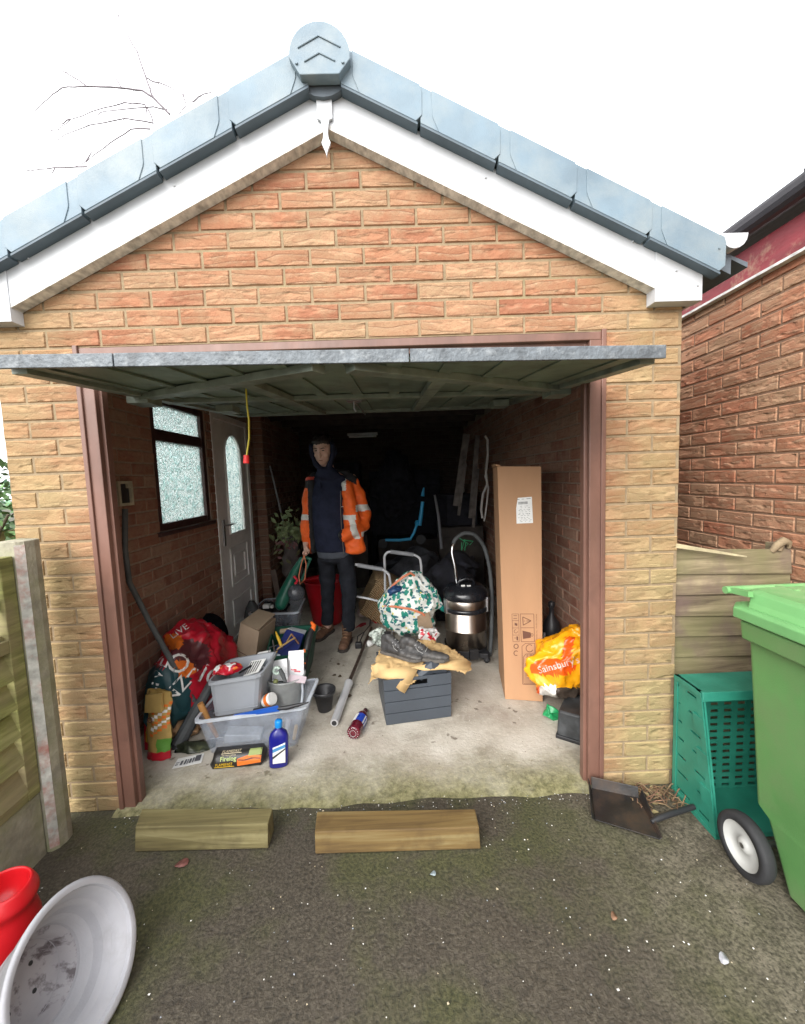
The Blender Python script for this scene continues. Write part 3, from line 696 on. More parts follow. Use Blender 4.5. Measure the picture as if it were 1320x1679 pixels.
g.build('twigs',m_bark,tr)
# ================================================================ TIMBER BLOCKS on the drive
def woodmat(name,a,b_,c_,stretch=(1.5,30,30)):
    m,t,b,tc=NT(name); ob=tc.outputs['Object']; gr=nz(t,mp(t,ob,stretch),1.,6,.6,.5)
    c=ramp(t,gr,[(.3,a),(.52,b_),(.72,c_)]); c=mx(t,ramp(t,nz(t,ob,9,4),[(.55,0.),(.72,.6)]),c,a); t.links.new(c,b.inputs['Base Color']); b.inputs['Roughness'].default_value=.75; bump(t,b,gr,.002); return m
m_slA=woodmat('mossy_sawn_timber',(.07,.055,.022),(.15,.125,.05),(.24,.21,.10)); m_slB=woodmat('tan_sawn_timber',(.075,.043,.014),(.15,.095,.03),(.23,.18,.08))
g=G(); g.hexa([(-.925,-.226,0),(-.373,-.240,0),(-.375,-.155,0),(-.955,-.118,0),(-.922,-.212,.097),(-.371,-.230,.099),(-.375,-.150,.099),(-.955,-.115,.097)])
g.add([(-.924,-.2175,.07),(-.373,-.235,.065),(-.373,-.2425,.02),(-.6,-.236,.03)],[(0,1,2,3)])
tag(g.build('timber_block',m_slA,bevel=.004),'shorter mossy sawn timber block on the drive, left of the pair','timber block')
g=G(); g.hexa([(-.174,-.276,0),(.490,-.290,0),(.490,-.196,0),(-.182,-.172,0),(-.172,-.271,.092),(.487,-.285,.090),(.488,-.194,.090),(-.182,-.170,.092)])
tag(g.build('timber_block',m_slB,bevel=.004),'longer tan-brown timber block on the drive, in front of the doorway centre','timber block')
# ================================================================ WHEELIE BIN
m_bin=M('green_bin_plastic',(.095,.23,.072),.42,.07,3,.0006,200,dirt=(.13,.20,.085),dscale=3.5,damt=.45)
m_lid=M('green_lid_plastic',(.14,.34,.125),.4,.08,4,.0006,200,dirt=(.28,.40,.20),dscale=4,damt=.35)
bn=thing('wheelie_bin','large green wheelie bin beside the neighbouring wall','bin',(1.75,-.75,0))
g=G()
def ring(z,x0,x1,y0,y1,c=.04):
    return [(x0+c,y0,z),(x1-c,y0,z),(x1,y0+c,z),(x1,y1-c,z),(x1-c,y1,z),(x0+c,y1,z),(x0,y1-c,z),(x0,y0+c,z)]
def loft(g,rings,mi=0,sm=False,cap0=True,cap1=True):
    n=len(rings[0]); vs=[p for r in rings for p in r]; fs=[]
    for i in range(len(rings)-1):
        for j in range(n): fs.append((i*n+j,i*n+(j+1)%n,(i+1)*n+(j+1)%n,(i+1)*n+j))
    if cap0: fs.append(tuple(range(n-1,-1,-1)))
    if cap1: fs.append(tuple(range((len(rings)-1)*n,len(rings)*n)))
    return g.add(vs,fs,mi,sm)
loft(g,[ring(.015,1.50,1.98,-1.02,-.50),ring(.24,1.483,1.995,-1.06,-.43),ring(.26,1.483,1.995,-1.06,-.385),ring(.86,1.462,2.015,-1.10,-.352),ring(.885,1.455,2.02,-1.11,-.345)])
g.build('body',m_bin,bn,bevel=.008,seg=3)
g=G(); loft(g,[ring(.865,1.455,2.022,-1.11,-.348,.05),ring(.872,1.432,2.035,-1.13,-.330,.06),ring(.935,1.428,2.038,-1.135,-.326,.06),ring(.94,1.445,2.03,-1.12,-.34,.05)]); g.build('rim',m_bin,bn,bevel=.006,seg=3)
g=G()
loft(g,[ring(.942,1.437,2.03,-1.125,-.335,.05),ring(.946,1.415,2.042,-1.145,-.318,.05),ring(.982,1.415,2.042,-1.145,-.318,.05),ring(.987,1.43,2.03,-1.13,-.33,.05)])
# domed top, raised plateau
loft(g,[ring(.986,1.445,2.02,-1.12,-.345,.05),ring(1.005,1.46,2.01,-1.10,-.345,.04),ring(1.035,1.475,1.995,-1.06,-.34,.03),ring(1.042,1.50,1.97,-1.0,-.345,.03)])
g.build('lid',m_lid,bn,bevel=.005,seg=3)
g=G(); g.tube([(1.43,-.312,1.028),(2.03,-.312,1.028)],.014,10)
for x in (1.45,1.62,1.82,2.0): g.bar((x,-.312,1.028),(x,-.40,1.036),.018,.02)
g.build('handle_bar',m_lid,bn)
def wheel(x0,x1,cy,cz,r):
    Mx=Matrix.Translation((x1,cy,cz))@Matrix.Rotation(R(-90),4,'Y')
    wd=x1-x0
    g=G(); g.lathe([(r*.71,0),(r*.95,.0),(r,.012),(r,wd-.012),(r*.96,wd),(r*.73,wd),(r*.71,wd-.006)],40,0,Mx,cap=False); 
    ty=g.build('wheel',m_blackr,bn)
    g=G(); g.lathe([(r*.72,wd-.003),(r*.69,wd-.004),(r*.64,wd-.018),(r*.26,wd-.024),(r*.22,wd-.012),(r*.12,wd-.008),(.0005,wd-.008)],40,0,Mx,cap=False); g.lathe([(r*.72,.0),(.001,.01)],30,0,Mx,cap=False)
    g.build('rim',M('grey_wheel_plastic',(.42,.42,.40),.5,.1,9),ty)
wheel(1.412,1.455,-.435,.108,.108); wheel(1.99,2.04,-.43,.118,.118)
g=G(); g.tube([(1.42,-.435,.108),(2.03,-.435,.108)],.01); g.build('axle',m_steel,bn)
# ================================================================ FOLDING CRATE on its end
m_teal=M('teal_crate_plastic',(.022,.19,.13),.42,.15,7,.0008,80,dirt=(.05,.26,.19),dscale=6,damt=.35)
fc=thing('folding_crate','dark teal plastic folding crate stood on its end between garage corner and green bin','crate',(1.6,-.2,0))
def lean(p): return Vector((p.x,p.y+.10*p.z/.56 if p.y<-.1 else p.y+.02,p.z))
g=G(); n_=9
xL,xR,yF,yB,H=1.44,1.83,-.30,-.06,.56
def panelholes(g,axis,fix,th,a0,a1,b0,b1,na,nb,frac=.5):
    """perforated panel: bars only"""
    da=(a1-a0)/na; db=(b1-b0)/nb
    def bx(a,b_,c,d):
        if axis=='x': g.box((fix,a,c),(fix+th,b_,d))
        else: g.box((a,fix,c),(b_,fix+th,d))
    for i in range(nb+1):
        z=b0+i*db; bx(a0,a1,z-db*(1-frac)/2 if i else z,z+db*(1-frac)/2 if i<nb else z)
    for j in range(na+1):
        y=a0+j*da
        for i in range(nb):
            bx(max(y-da*.22,a0),min(y+da*.22,a1),b0+i*db+db*(1-frac)/2,b0+(i+1)*db-db*(1-frac)/2)
panelholes(g,'x',xL,.004,yF,yB,.0,H,2,7,.12)
g.box((xL-.004,yF,0),(xL+.012,yF+.03,H)); g.box((xL-.004,yB-.02,0),(xL+.012,yB,H)); g.box((xL-.006,yF,.0),(xL+.01,yB,.02)); g.box((xL-.006,yF,H-.02),(xL+.01,yB,H))
for z in (.14,.28,.42): g.box((xL-.007,yF-.002,z-.035),(xL+.0,yF+.06,z+.035))
g.disp(lean); g.build('side_panel',m_teal,fc)
g=G(); g.box((xL,yF,H-.02),(xR,yB,H)); g.box((xL,yF-.004,H-.035),(xR,yF+.012,H+.002)); g.disp(lean); g.build('end_panel',m_teal,fc,bevel=.003)
g=G(); g.box((xL,yF,.0),(xR,yB,.02)); g.disp(lean); g.build('end_panel',m_teal,fc,bevel=.003)
g=G(); g.box((xR-.01,yF,.02),(xR,yB,H-.02)); g.disp(lean); g.build('side_panel',m_teal,fc)
g=G(); panelholes(g,'y',yB-.006,.004,xL+.01,xR-.01,.02,H-.02,6,16,.42); g.build('base_panel',m_teal,fc)
g=G(); g.box((xL+.02,yF+.005,H-.036),(xR,yF+.014,H-.026)); g.disp(lean); g.build('trim_rod',M('yellowed_strip',(.50,.36,.13),.6),fc)
# white stone by the wall
g=G(); g.ball((1.505,-.03,.075),(.035,.03,.08),16); g.disp(lambda p:p+Vector((noise.noise(p*20),noise.noise(p*21),noise.noise(p*22)))*.012); tag(g.build('stone',M('pale_stone',(.50,.45,.33),.85,.15,12,.002,60)),'pale upright stone wedged between the brick corner and the teal crate','stone')
# dustpan
m_pan=M('dirty_black_metal',(.014,.013,.013),.38,.3,8,.001,60,dirt=(.05,.030,.018),dscale=12,damt=.42)
dp=thing('dustpan','black metal dustpan lying on the drive by the right-hand brick corner','dustpan',(1.12,-.16,0))
g=G(); A_=[Vector(p) for p in ((1.0,-.197,.012),(1.205,-.30,.012),(1.235,-.115,.03),(1.062,-.035,.02))]
th=Vector((0,0,.004)); g.add([p for p in A_]+[p+th for p in A_],[(3,2,1,0),(4,5,6,7),(0,1,5,4),(1,2,6,5),(2,3,7,6),(3,0,4,7)])
def wall(p,q,h1,h2,out):
    p=Vector(p);q=Vector(q);o_=Vector(out)*.012
    g.add([p,q,q+Vector((0,0,h2))+o_,p+Vector((0,0,h1))+o_,p+o_*.4,q+o_*.4,q+Vector((0,0,h2))+o_*1.3,p+Vector((0,0,h1))+o_*1.3],[(0,1,2,3),(7,6,5,4),(3,2,6,7),(0,3,7,4),(1,5,6,2)])
wall(A_[3],A_[2],.05,.045,(.3,1,0)); wall(A_[2],A_[1],.045,.008,(1,0,0)); wall(A_[3],A_[0],.05,.008,(-1,.3,0))
g.build('pan',m_pan,dp,bevel=.0015)
g=G(); g.tube([(1.215,-.235,.03),(1.25,-.228,.038),(1.32,-.21,.04),(1.43,-.185,.042)],[.008,.012,.0125,.011],10); g.build('handle',m_black,dp)
# dead stems and litter at the corner
rd=random.Random(8); g=G()
for k in range(46):
    p=Vector((rd.uniform(1.20,1.44),rd.uniform(-.16,-.03),.006)); a=rd.uniform(0,6.28); l=rd.uniform(.04,.13)
    q=p+Vector((math.cos(a)*l,math.sin(a)*l*.6,rd.uniform(0,.05))); g.tube([p,p.lerp(q,.5)+Vector((0,0,rd.uniform(0,.03))),q],[.003,.0025,.0012],5,rd.choice((0,0,1)))
for k in range(40):
    p=Vector((rd.uniform(1.15,1.5),rd.uniform(-.17,-.02),.008)); a=rd.uniform(0,6.28); s=rd.uniform(.008,.02); e=Vector((math.cos(a),math.sin(a),rd.uniform(-.3,.3)))*s; f_=Vector((-math.sin(a),math.cos(a),rd.uniform(-.2,.2)))*s*.6
    g.add([p-e,p+f_,p+e,p-f_],[(0,1,2,3)],rd.choice((1,2)))
o=g.build('dead_stems',[M('dead_stem',(.22,.15,.08),.8,.2,40),M('dry_leaf',(.16,.085,.05),.8,.3,40),M('pale_leaf',(.34,.28,.14),.8,.3,40)]); tag(o,'tangle of dead stems and dry leaves at the foot of the right-hand brick corner','plant debris'); o['kind']='stuff'
# grit / paint chips
g=G(); rd=random.Random(2)
for k in range(560):
    if k<200: x,y=rd.uniform(-1.1,1.1),rd.gauss(-.06,.03)
    else: x,y=rd.uniform(-1.2,1.45),rd.uniform(-1.25,-.08)
    if -.95<x<.5 and -.3<y<-.08: continue
    s=rd.uniform(.0012,.0034)*(1.6 if rd.random()<.06 else 1); a=rd.uniform(0,6.28)
    z=gz(x,y)-.002
    c=[Vector((x+math.cos(a+j*1.57+rd.uniform(-.4,.4))*s*rd.uniform(.6,1.3),y+math.sin(a+j*1.57)*s,z+rd.uniform(.0,.002))) for j in range(4)]+[Vector((x,y,z+s*.9))]
    g.add(c,[(0,1,4),(1,2,4),(2,3,4),(3,0,4)],rd.choice((0,0,0,1,2)))
o=g.build('paint_chips',[M('white_chip',(.72,.70,.66),.6),M('tan_chip',(.45,.38,.26),.7),M('blue_grey_chip',(.35,.38,.42),.6)]); tag(o,'scattered tiny pale chips and grit on the dark drive','grit'); o['kind']='stuff'
def leaf(x,y,s,a,col,label):
    g=G(); n=10; pts=[Vector((x+math.cos(a)*math.cos(t_)*s-math.sin(a)*math.sin(t_)*s*.7,y+math.sin(a)*math.cos(t_)*s+math.cos(a)*math.sin(t_)*s*.7,.006+.004*math.sin(t_*2))) for t_ in [2*math.pi*i/n for i in range(n)]]
    g.add(pts+[Vector((x,y,.005))],[(i,(i+1)%n,n) for i in range(n)],0,True); return tag(g.build('fallen_leaf',M('leaf_col',col,.6,.3,60),sol=.001),label,'leaf')
def Z0(u,v,z=0):
    d=fw+rx*((u-660)/FPX)-ux*((v-840)/FPX); return CAM+d*((z-CAM.z)/d.z)
p=Z0(298,1418); leaf(p.x,p.y,.026,.4,(.16,.06,.05),'reddish brown leaf flat on the drive below the left timber block')
p=Z0(1187,1575); leaf(p.x,p.y,.018,.9,(.42,.42,.45),'pale grey-lilac leaf on the drive in front of the green bin')
p=Z0(710,1435); leaf(p.x,p.y,.012,.2,(.30,.36,.38),'tiny pale blue scrap on the drive below the right timber block')
p=Z0(1007,1505); leaf(p.x,p.y,.014,1.2,(.22,.12,.07),'small brown leaf on the open drive, centre right')
# ================================================================ GREY PLANTER on its side, red jug
m_pot=M('grey_planter_plastic',(.40,.40,.425),.5,.07,5,.0008,120,dirt=(.28,.27,.27),dscale=6,damt=.3)
m,t,b,tc=NT('planter_inside'); ob=tc.outputs['Object']
c=ramp(t,nz(t,ob,8,5),[(.3,(.33,.32,.34)),(.7,(.42,.41,.43))]); c=mx(t,ramp(t,nz(t,mp(t,ob,(5,16,16)),1.4,5,.65),[(.50,0.),(.62,.85)]),c,(.07,.05,.055))
t.links.new(c,b.inputs['Base Color']); b.inputs['Roughness'].default_value=.5; m_poti=m
pc=Vector((-.734,-.747,.176)); nrm=Vector((.90,-.07,.43)).normalized()
Mp=Matrix.Translation(pc)@nrm.to_track_quat('Z','Y').to_matrix().to_4x4()
pt=thing('planter','big pale grey stepped plastic planter lying on its side at the lower left','plant pot',(pc.x,pc.y,0))
g=G(); Rm=.181
g.lathe([(.083,-.215),(.105,-.17),(.128,-.10),(.15,-.05),(.166,-.012),(Rm+.004,-.010),(Rm+.008,.0),(Rm,.006),(Rm-.012,.002)],56,0,Mp,cap=False); g.build('outer_wall',m_pot,pt)
g=G(); g.lathe([(Rm-.012,.002),(Rm-.014,-.006),(Rm-.017,-.050),(Rm-.041,-.053),(Rm-.043,-.098),(Rm-.063,-.101),(Rm-.065,-.143),(Rm-.083,-.146),(Rm-.085,-.19),(Rm-.097,-.193),(Rm-.10,-.209),(.001,-.211)],56,[0,0,0,0,0,0,1,1,1,1,1],Mp,cap=False); g.lathe([(.083,-.215),(.001,-.215)],30,0,Mp,cap=False)
for k in range(4):
    a=k*1.5+2.2; g.lathe([(.006,0),(.006,.002)],10,2,Mp@Matrix.Translation((.05*math.cos(a),.05*math.sin(a),-.2105)))
g.build('inner_wall',[m_pot,m_poti,m_black],pt)
m_redp=M('bright_red_plastic',(.62,.012,.018),.32,.05,5)
jg=thing('red_jug','bright red plastic jug with an open mouth, at the left edge by the grey planter','jug',(-1.03,-.62,0))
Mj=Matrix.Translation((-1.115,-.60,0))@Matrix.Diagonal((1,1,.80,1))@Matrix.Rotation(R(8),4,'Y')
g=G(); g.lathe([(.085,0),(.10,.03),(.105,.10),(.098,.17),(.082,.225),(.076,.25),(.088,.278),(.088,.292),(.070,.335),(.064,.34),(.058,.335),(.062,.30),(.05,.245),(.001,.22)],32,0,Mj); g.build('body',m_redp,jg,sub=1)
g=G(); g.tube([Mj@Vector(p) for p in ((-.07,-.03,.29),(-.13,-.04,.27),(-.15,-.04,.20),(-.10,-.02,.12))],.011); g.build('handle',m_redp,jg)
# ================================================================ INSIDE THE GARAGE
FZ=.022
rd=random.Random(21)
def crumple(p,a,f,seed=0):
    q=p*f+Vector((seed*3.1,seed*1.7,seed))
    d=Vector((noise.noise(q),noise.noise(q+Vector((31,0,0))),noise.noise(q+Vector((0,47,0)))))
    rg=abs(noise.noise(q*2.3)); return p+d*a+d.normalized()*(rg-.15)*a*.7
def ico(c,r,sub=4,M=None):
    bm=bmesh.new(); bmesh.ops.create_icosphere(bm,subdivisions=sub,radius=1)
    g=G(); T=Matrix.Translation(c)@(M or Matrix())@Matrix.Diagonal((r[0],r[1],r[2],1))
    bm.verts.ensure_lookup_table()
    g.add([T@v.co for v in bm.verts],[tuple(v.index for v in f.verts) for f in bm.faces],0,True); bm.free(); return g
def flatmat(name,col,rough=.5,**k): return M(name,col,rough,k.pop('var',.05),k.pop('scale',10),**k)
m_wht=flatmat('white_print',(.78,.78,.76)); m_blk=flatmat('black_print',(.02,.02,.022)); m_redf=flatmat('red_polythene',(.50,.012,.03),.35,bmp=.001,bs=30)
m_org=flatmat('orange_print',(.75,.17,.02)); m_yel=flatmat('yellow_print',(.80,.50,.03)); m_teald=flatmat('dark_teal_print',(.012,.055,.065)); m_grn=flatmat('green_print',(.12,.32,.05)); m_blue=flatmat('blue_plastic',(.015,.09,.42),.35); m_navy=flatmat('navy_print',(.02,.03,.16))
m_grout=flatmat('dusty_grey_rubber',(.075,.08,.082),.7,var=.2,bmp=.001,bs=60)
m_card=M('brown_cardboard',(.44,.245,.13),.8,.06,4,.0006,90,stretch=(1,1,.25),dirt=(.38,.20,.10),dscale=3,damt=.25)
m_card2=M('pale_cardboard',(.38,.29,.20),.8,.08,6,.001,60)
m_ink=M('brown_ink',(.13,.055,.035),.8,.05,9)
m_clear=MA('clear_polypropylene',(.50,.56,.66),.17,.2); m_lip=MA('clear_lip',(.72,.77,.84),.75,.2)
m_gtub=M('grey_tub_plastic',(.33,.35,.38),.4,.05,4,.0005,90,dirt=(.50,.52,.54),dscale=40,damt=.18)
def lerp(a,b,t): return a+(b-a)*t
def tubbox(name,root,mats,base,rim,th=.004,lipw=.014,liph=.012,ribs=0,solid_bottom=True):
    """open-topped tapered tub from 4 base and 4 rim corners (counter-clockwise)"""
    base=[Vector(p) for p in base]; rim=[Vector(p) for p in rim]; cb=sum(base,Vector())/4; cr=sum(rim,Vector())/4
    def rnd(c,pts,rr):
        out=[]
        for i,p in enumerate(pts):
            a=pts[i-1]; b_=pts[(i+1)%4]; u=(a-p).normalized()*rr; v_=(b_-p).normalized()*rr
            out+=[p+u,p+(u+v_)*.3,p+v_]
        return out
    B=rnd(cb,base,.025); T_=rnd(cr,rim,.035); n=12
    up=Vector((0,0,1))
    ins=lambda pts,c,d:[p+(c-p).normalized()*d for p in pts]
    g=G(); vs=B+T_+ins(T_,cr,th)+[p+up*th for p in ins(B,cb,th)]
    fs=[tuple(range(n-1,-1,-1)),tuple(range(3*n,4*n))]
    for a in (0,2): 
        for j in range(n): fs.append((a*n+j,a*n+(j+1)%n,(a+1)*n+(j+1)%n,(a+1)*n+j))
    g.add(vs,fs); g.build('body',mats[0],root)
    g=G(); O=[p+(p-cr).normalized()*lipw for p in T_]; I=ins(T_,cr,th+.002)
    vs=[p-up*liph for p in O]+[p+up*.002 for p in O]+[p+up*.004 for p in I]+[p-up*liph*.6 for p in T_]
    fs=[(a*n+j,a*n+(j+1)%n,((a+1)%4)*n+(j+1)%n,((a+1)%4)*n+j) for a in range(3) for j in range(n)]
    g.add(vs,fs); g.build('lip',mats[1],root)
def boxframe(o,ax,ay,az): # matrix from origin and axes
    m=Matrix((ax,ay,az)).transposed().to_4x4(); m.translation=o; return m
# ---- black pole leaning by the door jamb
g=G(); P=[PX(205,835,.34),PX(205,900,.34),PX(212,955,.36),PX(245,1020,.42),PX(290,1100,.50),PX(322,1158,.55)]
Q=P
tag(g.tube(Q,[.014,.014,.014,.0145,.016,.018,.019],10).build('pole',m_grout),'long black bent pole leaning in the left corner across the red bag','pole')
# dusty pipe with black mouth
g=G(); a=PX(347,1120,.60); b_=PX(292,1222,.43); d=(b_-a).normalized()
pp=thing('grey_duct','dusty dark grey square duct with a black bristly mouth lying beside the clear tub','duct',(b_.x,b_.y,FZ))
g.tube([a,a.lerp(b_,.3),a.lerp(b_,.34),b_],[.026,.028,.036,.040],10,sm=False); g.build('duct',m_grout,pp)
g=G(); g.ball((0,0,0),(.045,.045,.03),12,0,Matrix.Translation(b_+d*.012)@d.to_track_quat('Z','Y').to_matrix().to_4x4()); g.disp(lambda p:crumple(p,.012,40,2)); g.build('bristles',m_blk,pp)
# ---- red polythene bag with lettering
bagc=Vector((-1.165,.80,.29))
bg_=thing('printed_bag','shiny red polythene sack printed with big white letters, slumped against the left wall','bag',(bagc.x,bagc.y,FZ))
g=ico(bagc,(.20,.42,.30),5)
def shp(p):
    q=p-bagc; k=max(0,q.z); q.x*=1-.5*k; q.y=q.y*(1-.9*k)-.02*k
    r_=crumple(bagc+q,.06,6,4); r_=crumple(r_,.018,22,9); r_.z=max(FZ+.002,r_.z); r_.x=max(-1.352,r_.x); return r_
g.disp(shp)
def bagpaint(c):
    # project roughly on the camera plane
    d=c-CAM; D=d.dot(fw); u=660+FPX*d.dot(rx)/D; v=840-FPX*d.dot(ux)/D
    if v>1098+(u-300)*.15 and u<292: return 1
    if v>1112 and u<312: return 1
    if (u-285)**2/16**2+(v-1052)**2/14**2<1: return 2
    if (u-300)**2/20**2+(v-1098)**2/16**2<1: return 2
    if u-250>0 and (u-312)**2/34**2+(v-1075)**2/26**2<1: return 3
    return 0
g.paint(bagpaint); bv=g.bvh(); g.build('sack',[m_redf,m_teald,m_org,flatmat('maroon_print',(.10,.025,.03),.35)],bg_)
vd=(bagc-CAM).normalized(); rr_=vd.cross(Vector((0,0,1))).normalized(); uu_=rr_.cross(vd)
def camtext(tx,size,u,v,y,ang,mi=0,sp=1.):
    o=PX(u,v,y); a=R(ang); ax=rr_*math.cos(a)+uu_*math.sin(a); ay=-rr_*math.sin(a)+uu_*math.cos(a)
    return G().text(tx,size,boxframe(o,ax,ay,-vd),mi,sp=sp)
T_=G()
for tx,sz,u,v,an in (('LOHO',.150,314,1098,-35),('LIVE',.115,256,1110,62),('NZ',.11,290,1132,40),('LIVE',.06,292,1030,30)):
    decal(camtext(tx,sz,u,v,.5,an),bv,vd,.003,1).build('lettering',m_wht,bg_)
# ---- black bowl
c=PX(342,1046,1.38); n_=Vector((.45,-.85,.25)).normalized()
bw=G(); bw.lathe([(.17,0),(.172,.01),(.16,-.02),(.13,-.06),(.07,-.09),(.001,-.095)],36,0,Matrix.Translation(c)@n_.to_track_quat('Z','Y').to_matrix().to_4x4()@Matrix.Diagonal((.85,1.12,1,1)))
bw.lathe([(.168,0.005),(.15,.03),(.10,.05),(.001,.06)],36,0,Matrix.Translation(c)@n_.to_track_quat('Z','Y').to_matrix().to_4x4()@Matrix.Diagonal((.85,1.12,1,1)))
tag(bw.build('round_cushion',M('black_fabric',(.006,.006,.008),.9,.3,30,spec=.1)),'round black padded disc propped upright behind the red bag by the side door','cushion')
# ---- kindling bag
kb=thing('kindling_bag','upright tan paper bag with orange and white stripes beside the left door jamb','paper bag',(-1.15,.34,FZ))
g=G(); Mk=Matrix.Translation((-1.145,.335,FZ))@Matrix.Rotation(R(-14),4,'Z')@Matrix.Rotation(R(-6),4,'X')
nx_,nz_=14,26
def kp(i,j,sd):
    x=-.075+.15*i/nx_; z=.36*j/nz_; d=.045*math.sin(math.pi*min(1,max(0,i/nx_)))**.6*(1-.75*(j/nz_)**2)
    p=Vector((x*(1-.10*math.sin(j*.5)),sd*d,z)); q=crumple(p,.007,30,sd); return q
for sd in (-1,1):
    vs=[kp(i,j,sd) for j in range(nz_+1) for i in range(nx_+1)]; fs=[];ms=[]
    for j in range(nz_):
        for i in range(nx_):
            f=(j*(nx_+1)+i,j*(nx_+1)+i+1,(j+1)*(nx_+1)+i+1,(j+1)*(nx_+1)+i)
            z=j/nz_; x=i/nx_; s_=z-x*.28+.0; mi=0
            if z<.09: mi=3
            elif x>.58 and z<.30: mi=4
            elif x>.35 and .22<s_<.60: 
                k=int((s_-.22)/.038)%4; mi=(1,0,2,0)[k]
            fs.append(f if sd<0 else f[::-1]); ms.append(mi)
    g.add(vs,fs,ms,True,Mk)
g.build('bag',[M('kraft_paper',(.45,.30,.09),.75,.12,10,.001,50),m_org,m_wht,m_redf,m_grn],kb)
g=G(); g.hexa([(-.045,-.052,.255),(.065,-.056,.268),(.06,-.03,.268),(-.045,-.03,.255),(-.05,-.04,.345),(.06,-.045,.365),(.058,-.036,.365),(-.05,-.03,.345)],0,Mk); g.build('folded_flap',M('kraft_paper_light',(.50,.34,.11),.75,.1,10),kb)
g=G(); g.tube([Mk@Vector((.0+.014*math.cos(a),-.062,.225+.012*math.sin(a))) for a in [i*.785 for i in range(8)]],.003,6,closed=True); g.build('printed_emblem',m_ink,kb)
# crumpled paper sack
g=ico(PX(296,1188,.56),(.10,.10,.13),4); g.disp(lambda p:(lambda q:Vector((q.x,q.y,max(q.z,FZ))))(crumple(crumple(p,.06,12,5),.02,34,6)))
tag(g.build('paper_sack',M('crumpled_brown_paper',(.34,.20,.10),.8,.25,16,.002,40)),'crumpled dark brown paper sack between the kindling bag and the clear tub','paper bag')
g=ico(PX(318,1228,.40),(.12,.055,.035),3); g.disp(lambda p:(lambda q:Vector((q.x,q.y,max(q.z,FZ))))(crumple(p,.025,24,7)))
tag(g.build('dark_bag',M('dark_green_film',(.03,.035,.022),.35,.5,30,.002,50,dirt=(.16,.17,.08),dscale=25,damt=.35)),'flattened dark green plastic bag under the black duct','bag')
# leaflet
lfz=thing('leaflet','white printed leaflet lying on the floor left of the log pack','leaflet',(-.95,.28,FZ))
A_=[Z0(282,1262,FZ),Z0(330,1253,FZ),Z0(335,1236,FZ),Z0(292,1246,FZ)]; g=G(); up=Vector((0,0,.003)); g.add([p+up*(1+.8*(i%2)) for i,p in enumerate(A_)],[(0,1,2,3)]); g.build('sheet',m_wht,lfz,sol=.0006)
g=G()
def bil(A_,s,t_): return A_[0].lerp(A_[1],s).lerp(A_[3].lerp(A_[2],s),t_)
for s0,s1,t0,t1 in ((.22,.30,.15,.6),(.36,.42,.15,.65),(.46,.49,.15,.65),(.53,.6,.2,.65),(.72,.93,.25,.85),(.05,.15,.2,.3),(.05,.17,.42,.5),(.64,.69,.2,.7)):
    g.add([bil(A_,a,b_)+Vector((0,0,.0072)) for a,b_ in ((s0,t0),(s1,t0),(s1,t1),(s0,t1))],[(0,1,2,3)])
g.build('printing',flatmat('grey_ink',(.10,.10,.11)),lfz)
# ---- big clear tub and its contents
T1=thing('clear_tub','big clear plastic storage tub of tools at the front left of the garage floor','storage tub',(-.64,.48,FZ))
rz=.215
rim=[Z0(319,1184,rz),Z0(500,1160,rz),Z0(503,1112,rz),Z0(345,1128,rz)]
rim[2]=rim[1]+Vector((.01,.33,0)); rim[3]=rim[0]+Vector((.0,.33,0))
base=[Vector((-.875,.335,FZ)),Vector((-.40,.365,FZ)),Vector((-.40,.62,FZ)),Vector((-.875,.59,FZ))]
tubbox('t',T1,[m_clear,m_lip],base,rim)
# grey tub standing in it
gt=thing('grey_tub','grey plastic tub full of packets, perched on the clear tub','tub',(-.76,.58,.19))
b4=[PX(350,1176,.46),PX(424,1164,.475)]; b4+= [b4[1]+Vector((.0,.22,.0)),b4[0]+Vector((0,.22,0))]
r4=[PX(340,1121,.43),PX(428,1106,.45)]; r4+=[r4[1]+Vector((.0,.30,.0)),r4[0]+Vector((.0,.30,.0))]
tubbox('g',gt,[m_gtub,m_gtub],b4,r4,.004,.010,.016)
g=G(); p=bil([b4[0],b4[1],r4[1],r4[0]],.5,.12); a=bil([b4[0],b4[1],r4[1],r4[0]],.02,.12); c=bil([b4[0],b4[1],r4[1],r4[0]],.98,.12); g.bar(a+Vector((0,-.002,0)),c+Vector((0,-.002,0)),.004,.004); g.build('rib',m_gtub,gt)
# packets in the grey tub
def card(name,label,cat,A_,mat,th=.006,extra=None,eb=None):
    A_=[Vector(p) for p in A_]; n=(A_[1]-A_[0]).cross(A_[3]-A_[0]).normalized(); g=G()
    if n.dot(CAM-A_[0])<0: n=-n
    vs=[p-n*th for p in A_]+[p.copy() for p in A_]; g.hexa(vs)
    c=(A_[0]+A_[1]+A_[2]+A_[3])/4
    if not extra: return tag(g.build(name,mat,bevel=.001),label,cat)
    o=thing(name,label,cat,tuple(A_[0])); g.build('body',mat,o,bevel=.001)
    for k,(rects,mt,nm) in enumerate(extra):
        g=G()
        for s0,s1,t0,t1 in rects: g.add([bil(A_,a,b_)+n*(.0015+.0006*k) for a,b_ in ((s0,t0),(s1,t0),(s1,t1),(s0,t1))],[(0,1,2,3)])
        g.build(nm,mt,o)
    if eb: eb(o,A_,n)
    return o
def q4(*a): return [PX(u,v,y) for u,v,y in a]
g=ico(PX(372,1098,.56),(.085,.04,.028),4,Matrix.Rotation(R(-12),4,'Y')); g.disp(lambda p:crumple(p,.016,30,3))
def rp(c):
    s=noise.noise(c*28); return 1 if s>.22 else (2 if s<-.32 else 0)
g.paint(rp); tag(g.build('red_packet',[m_redf,m_wht,m_org]),'crinkled red and white snack-style packet on top of the grey tub','packet')
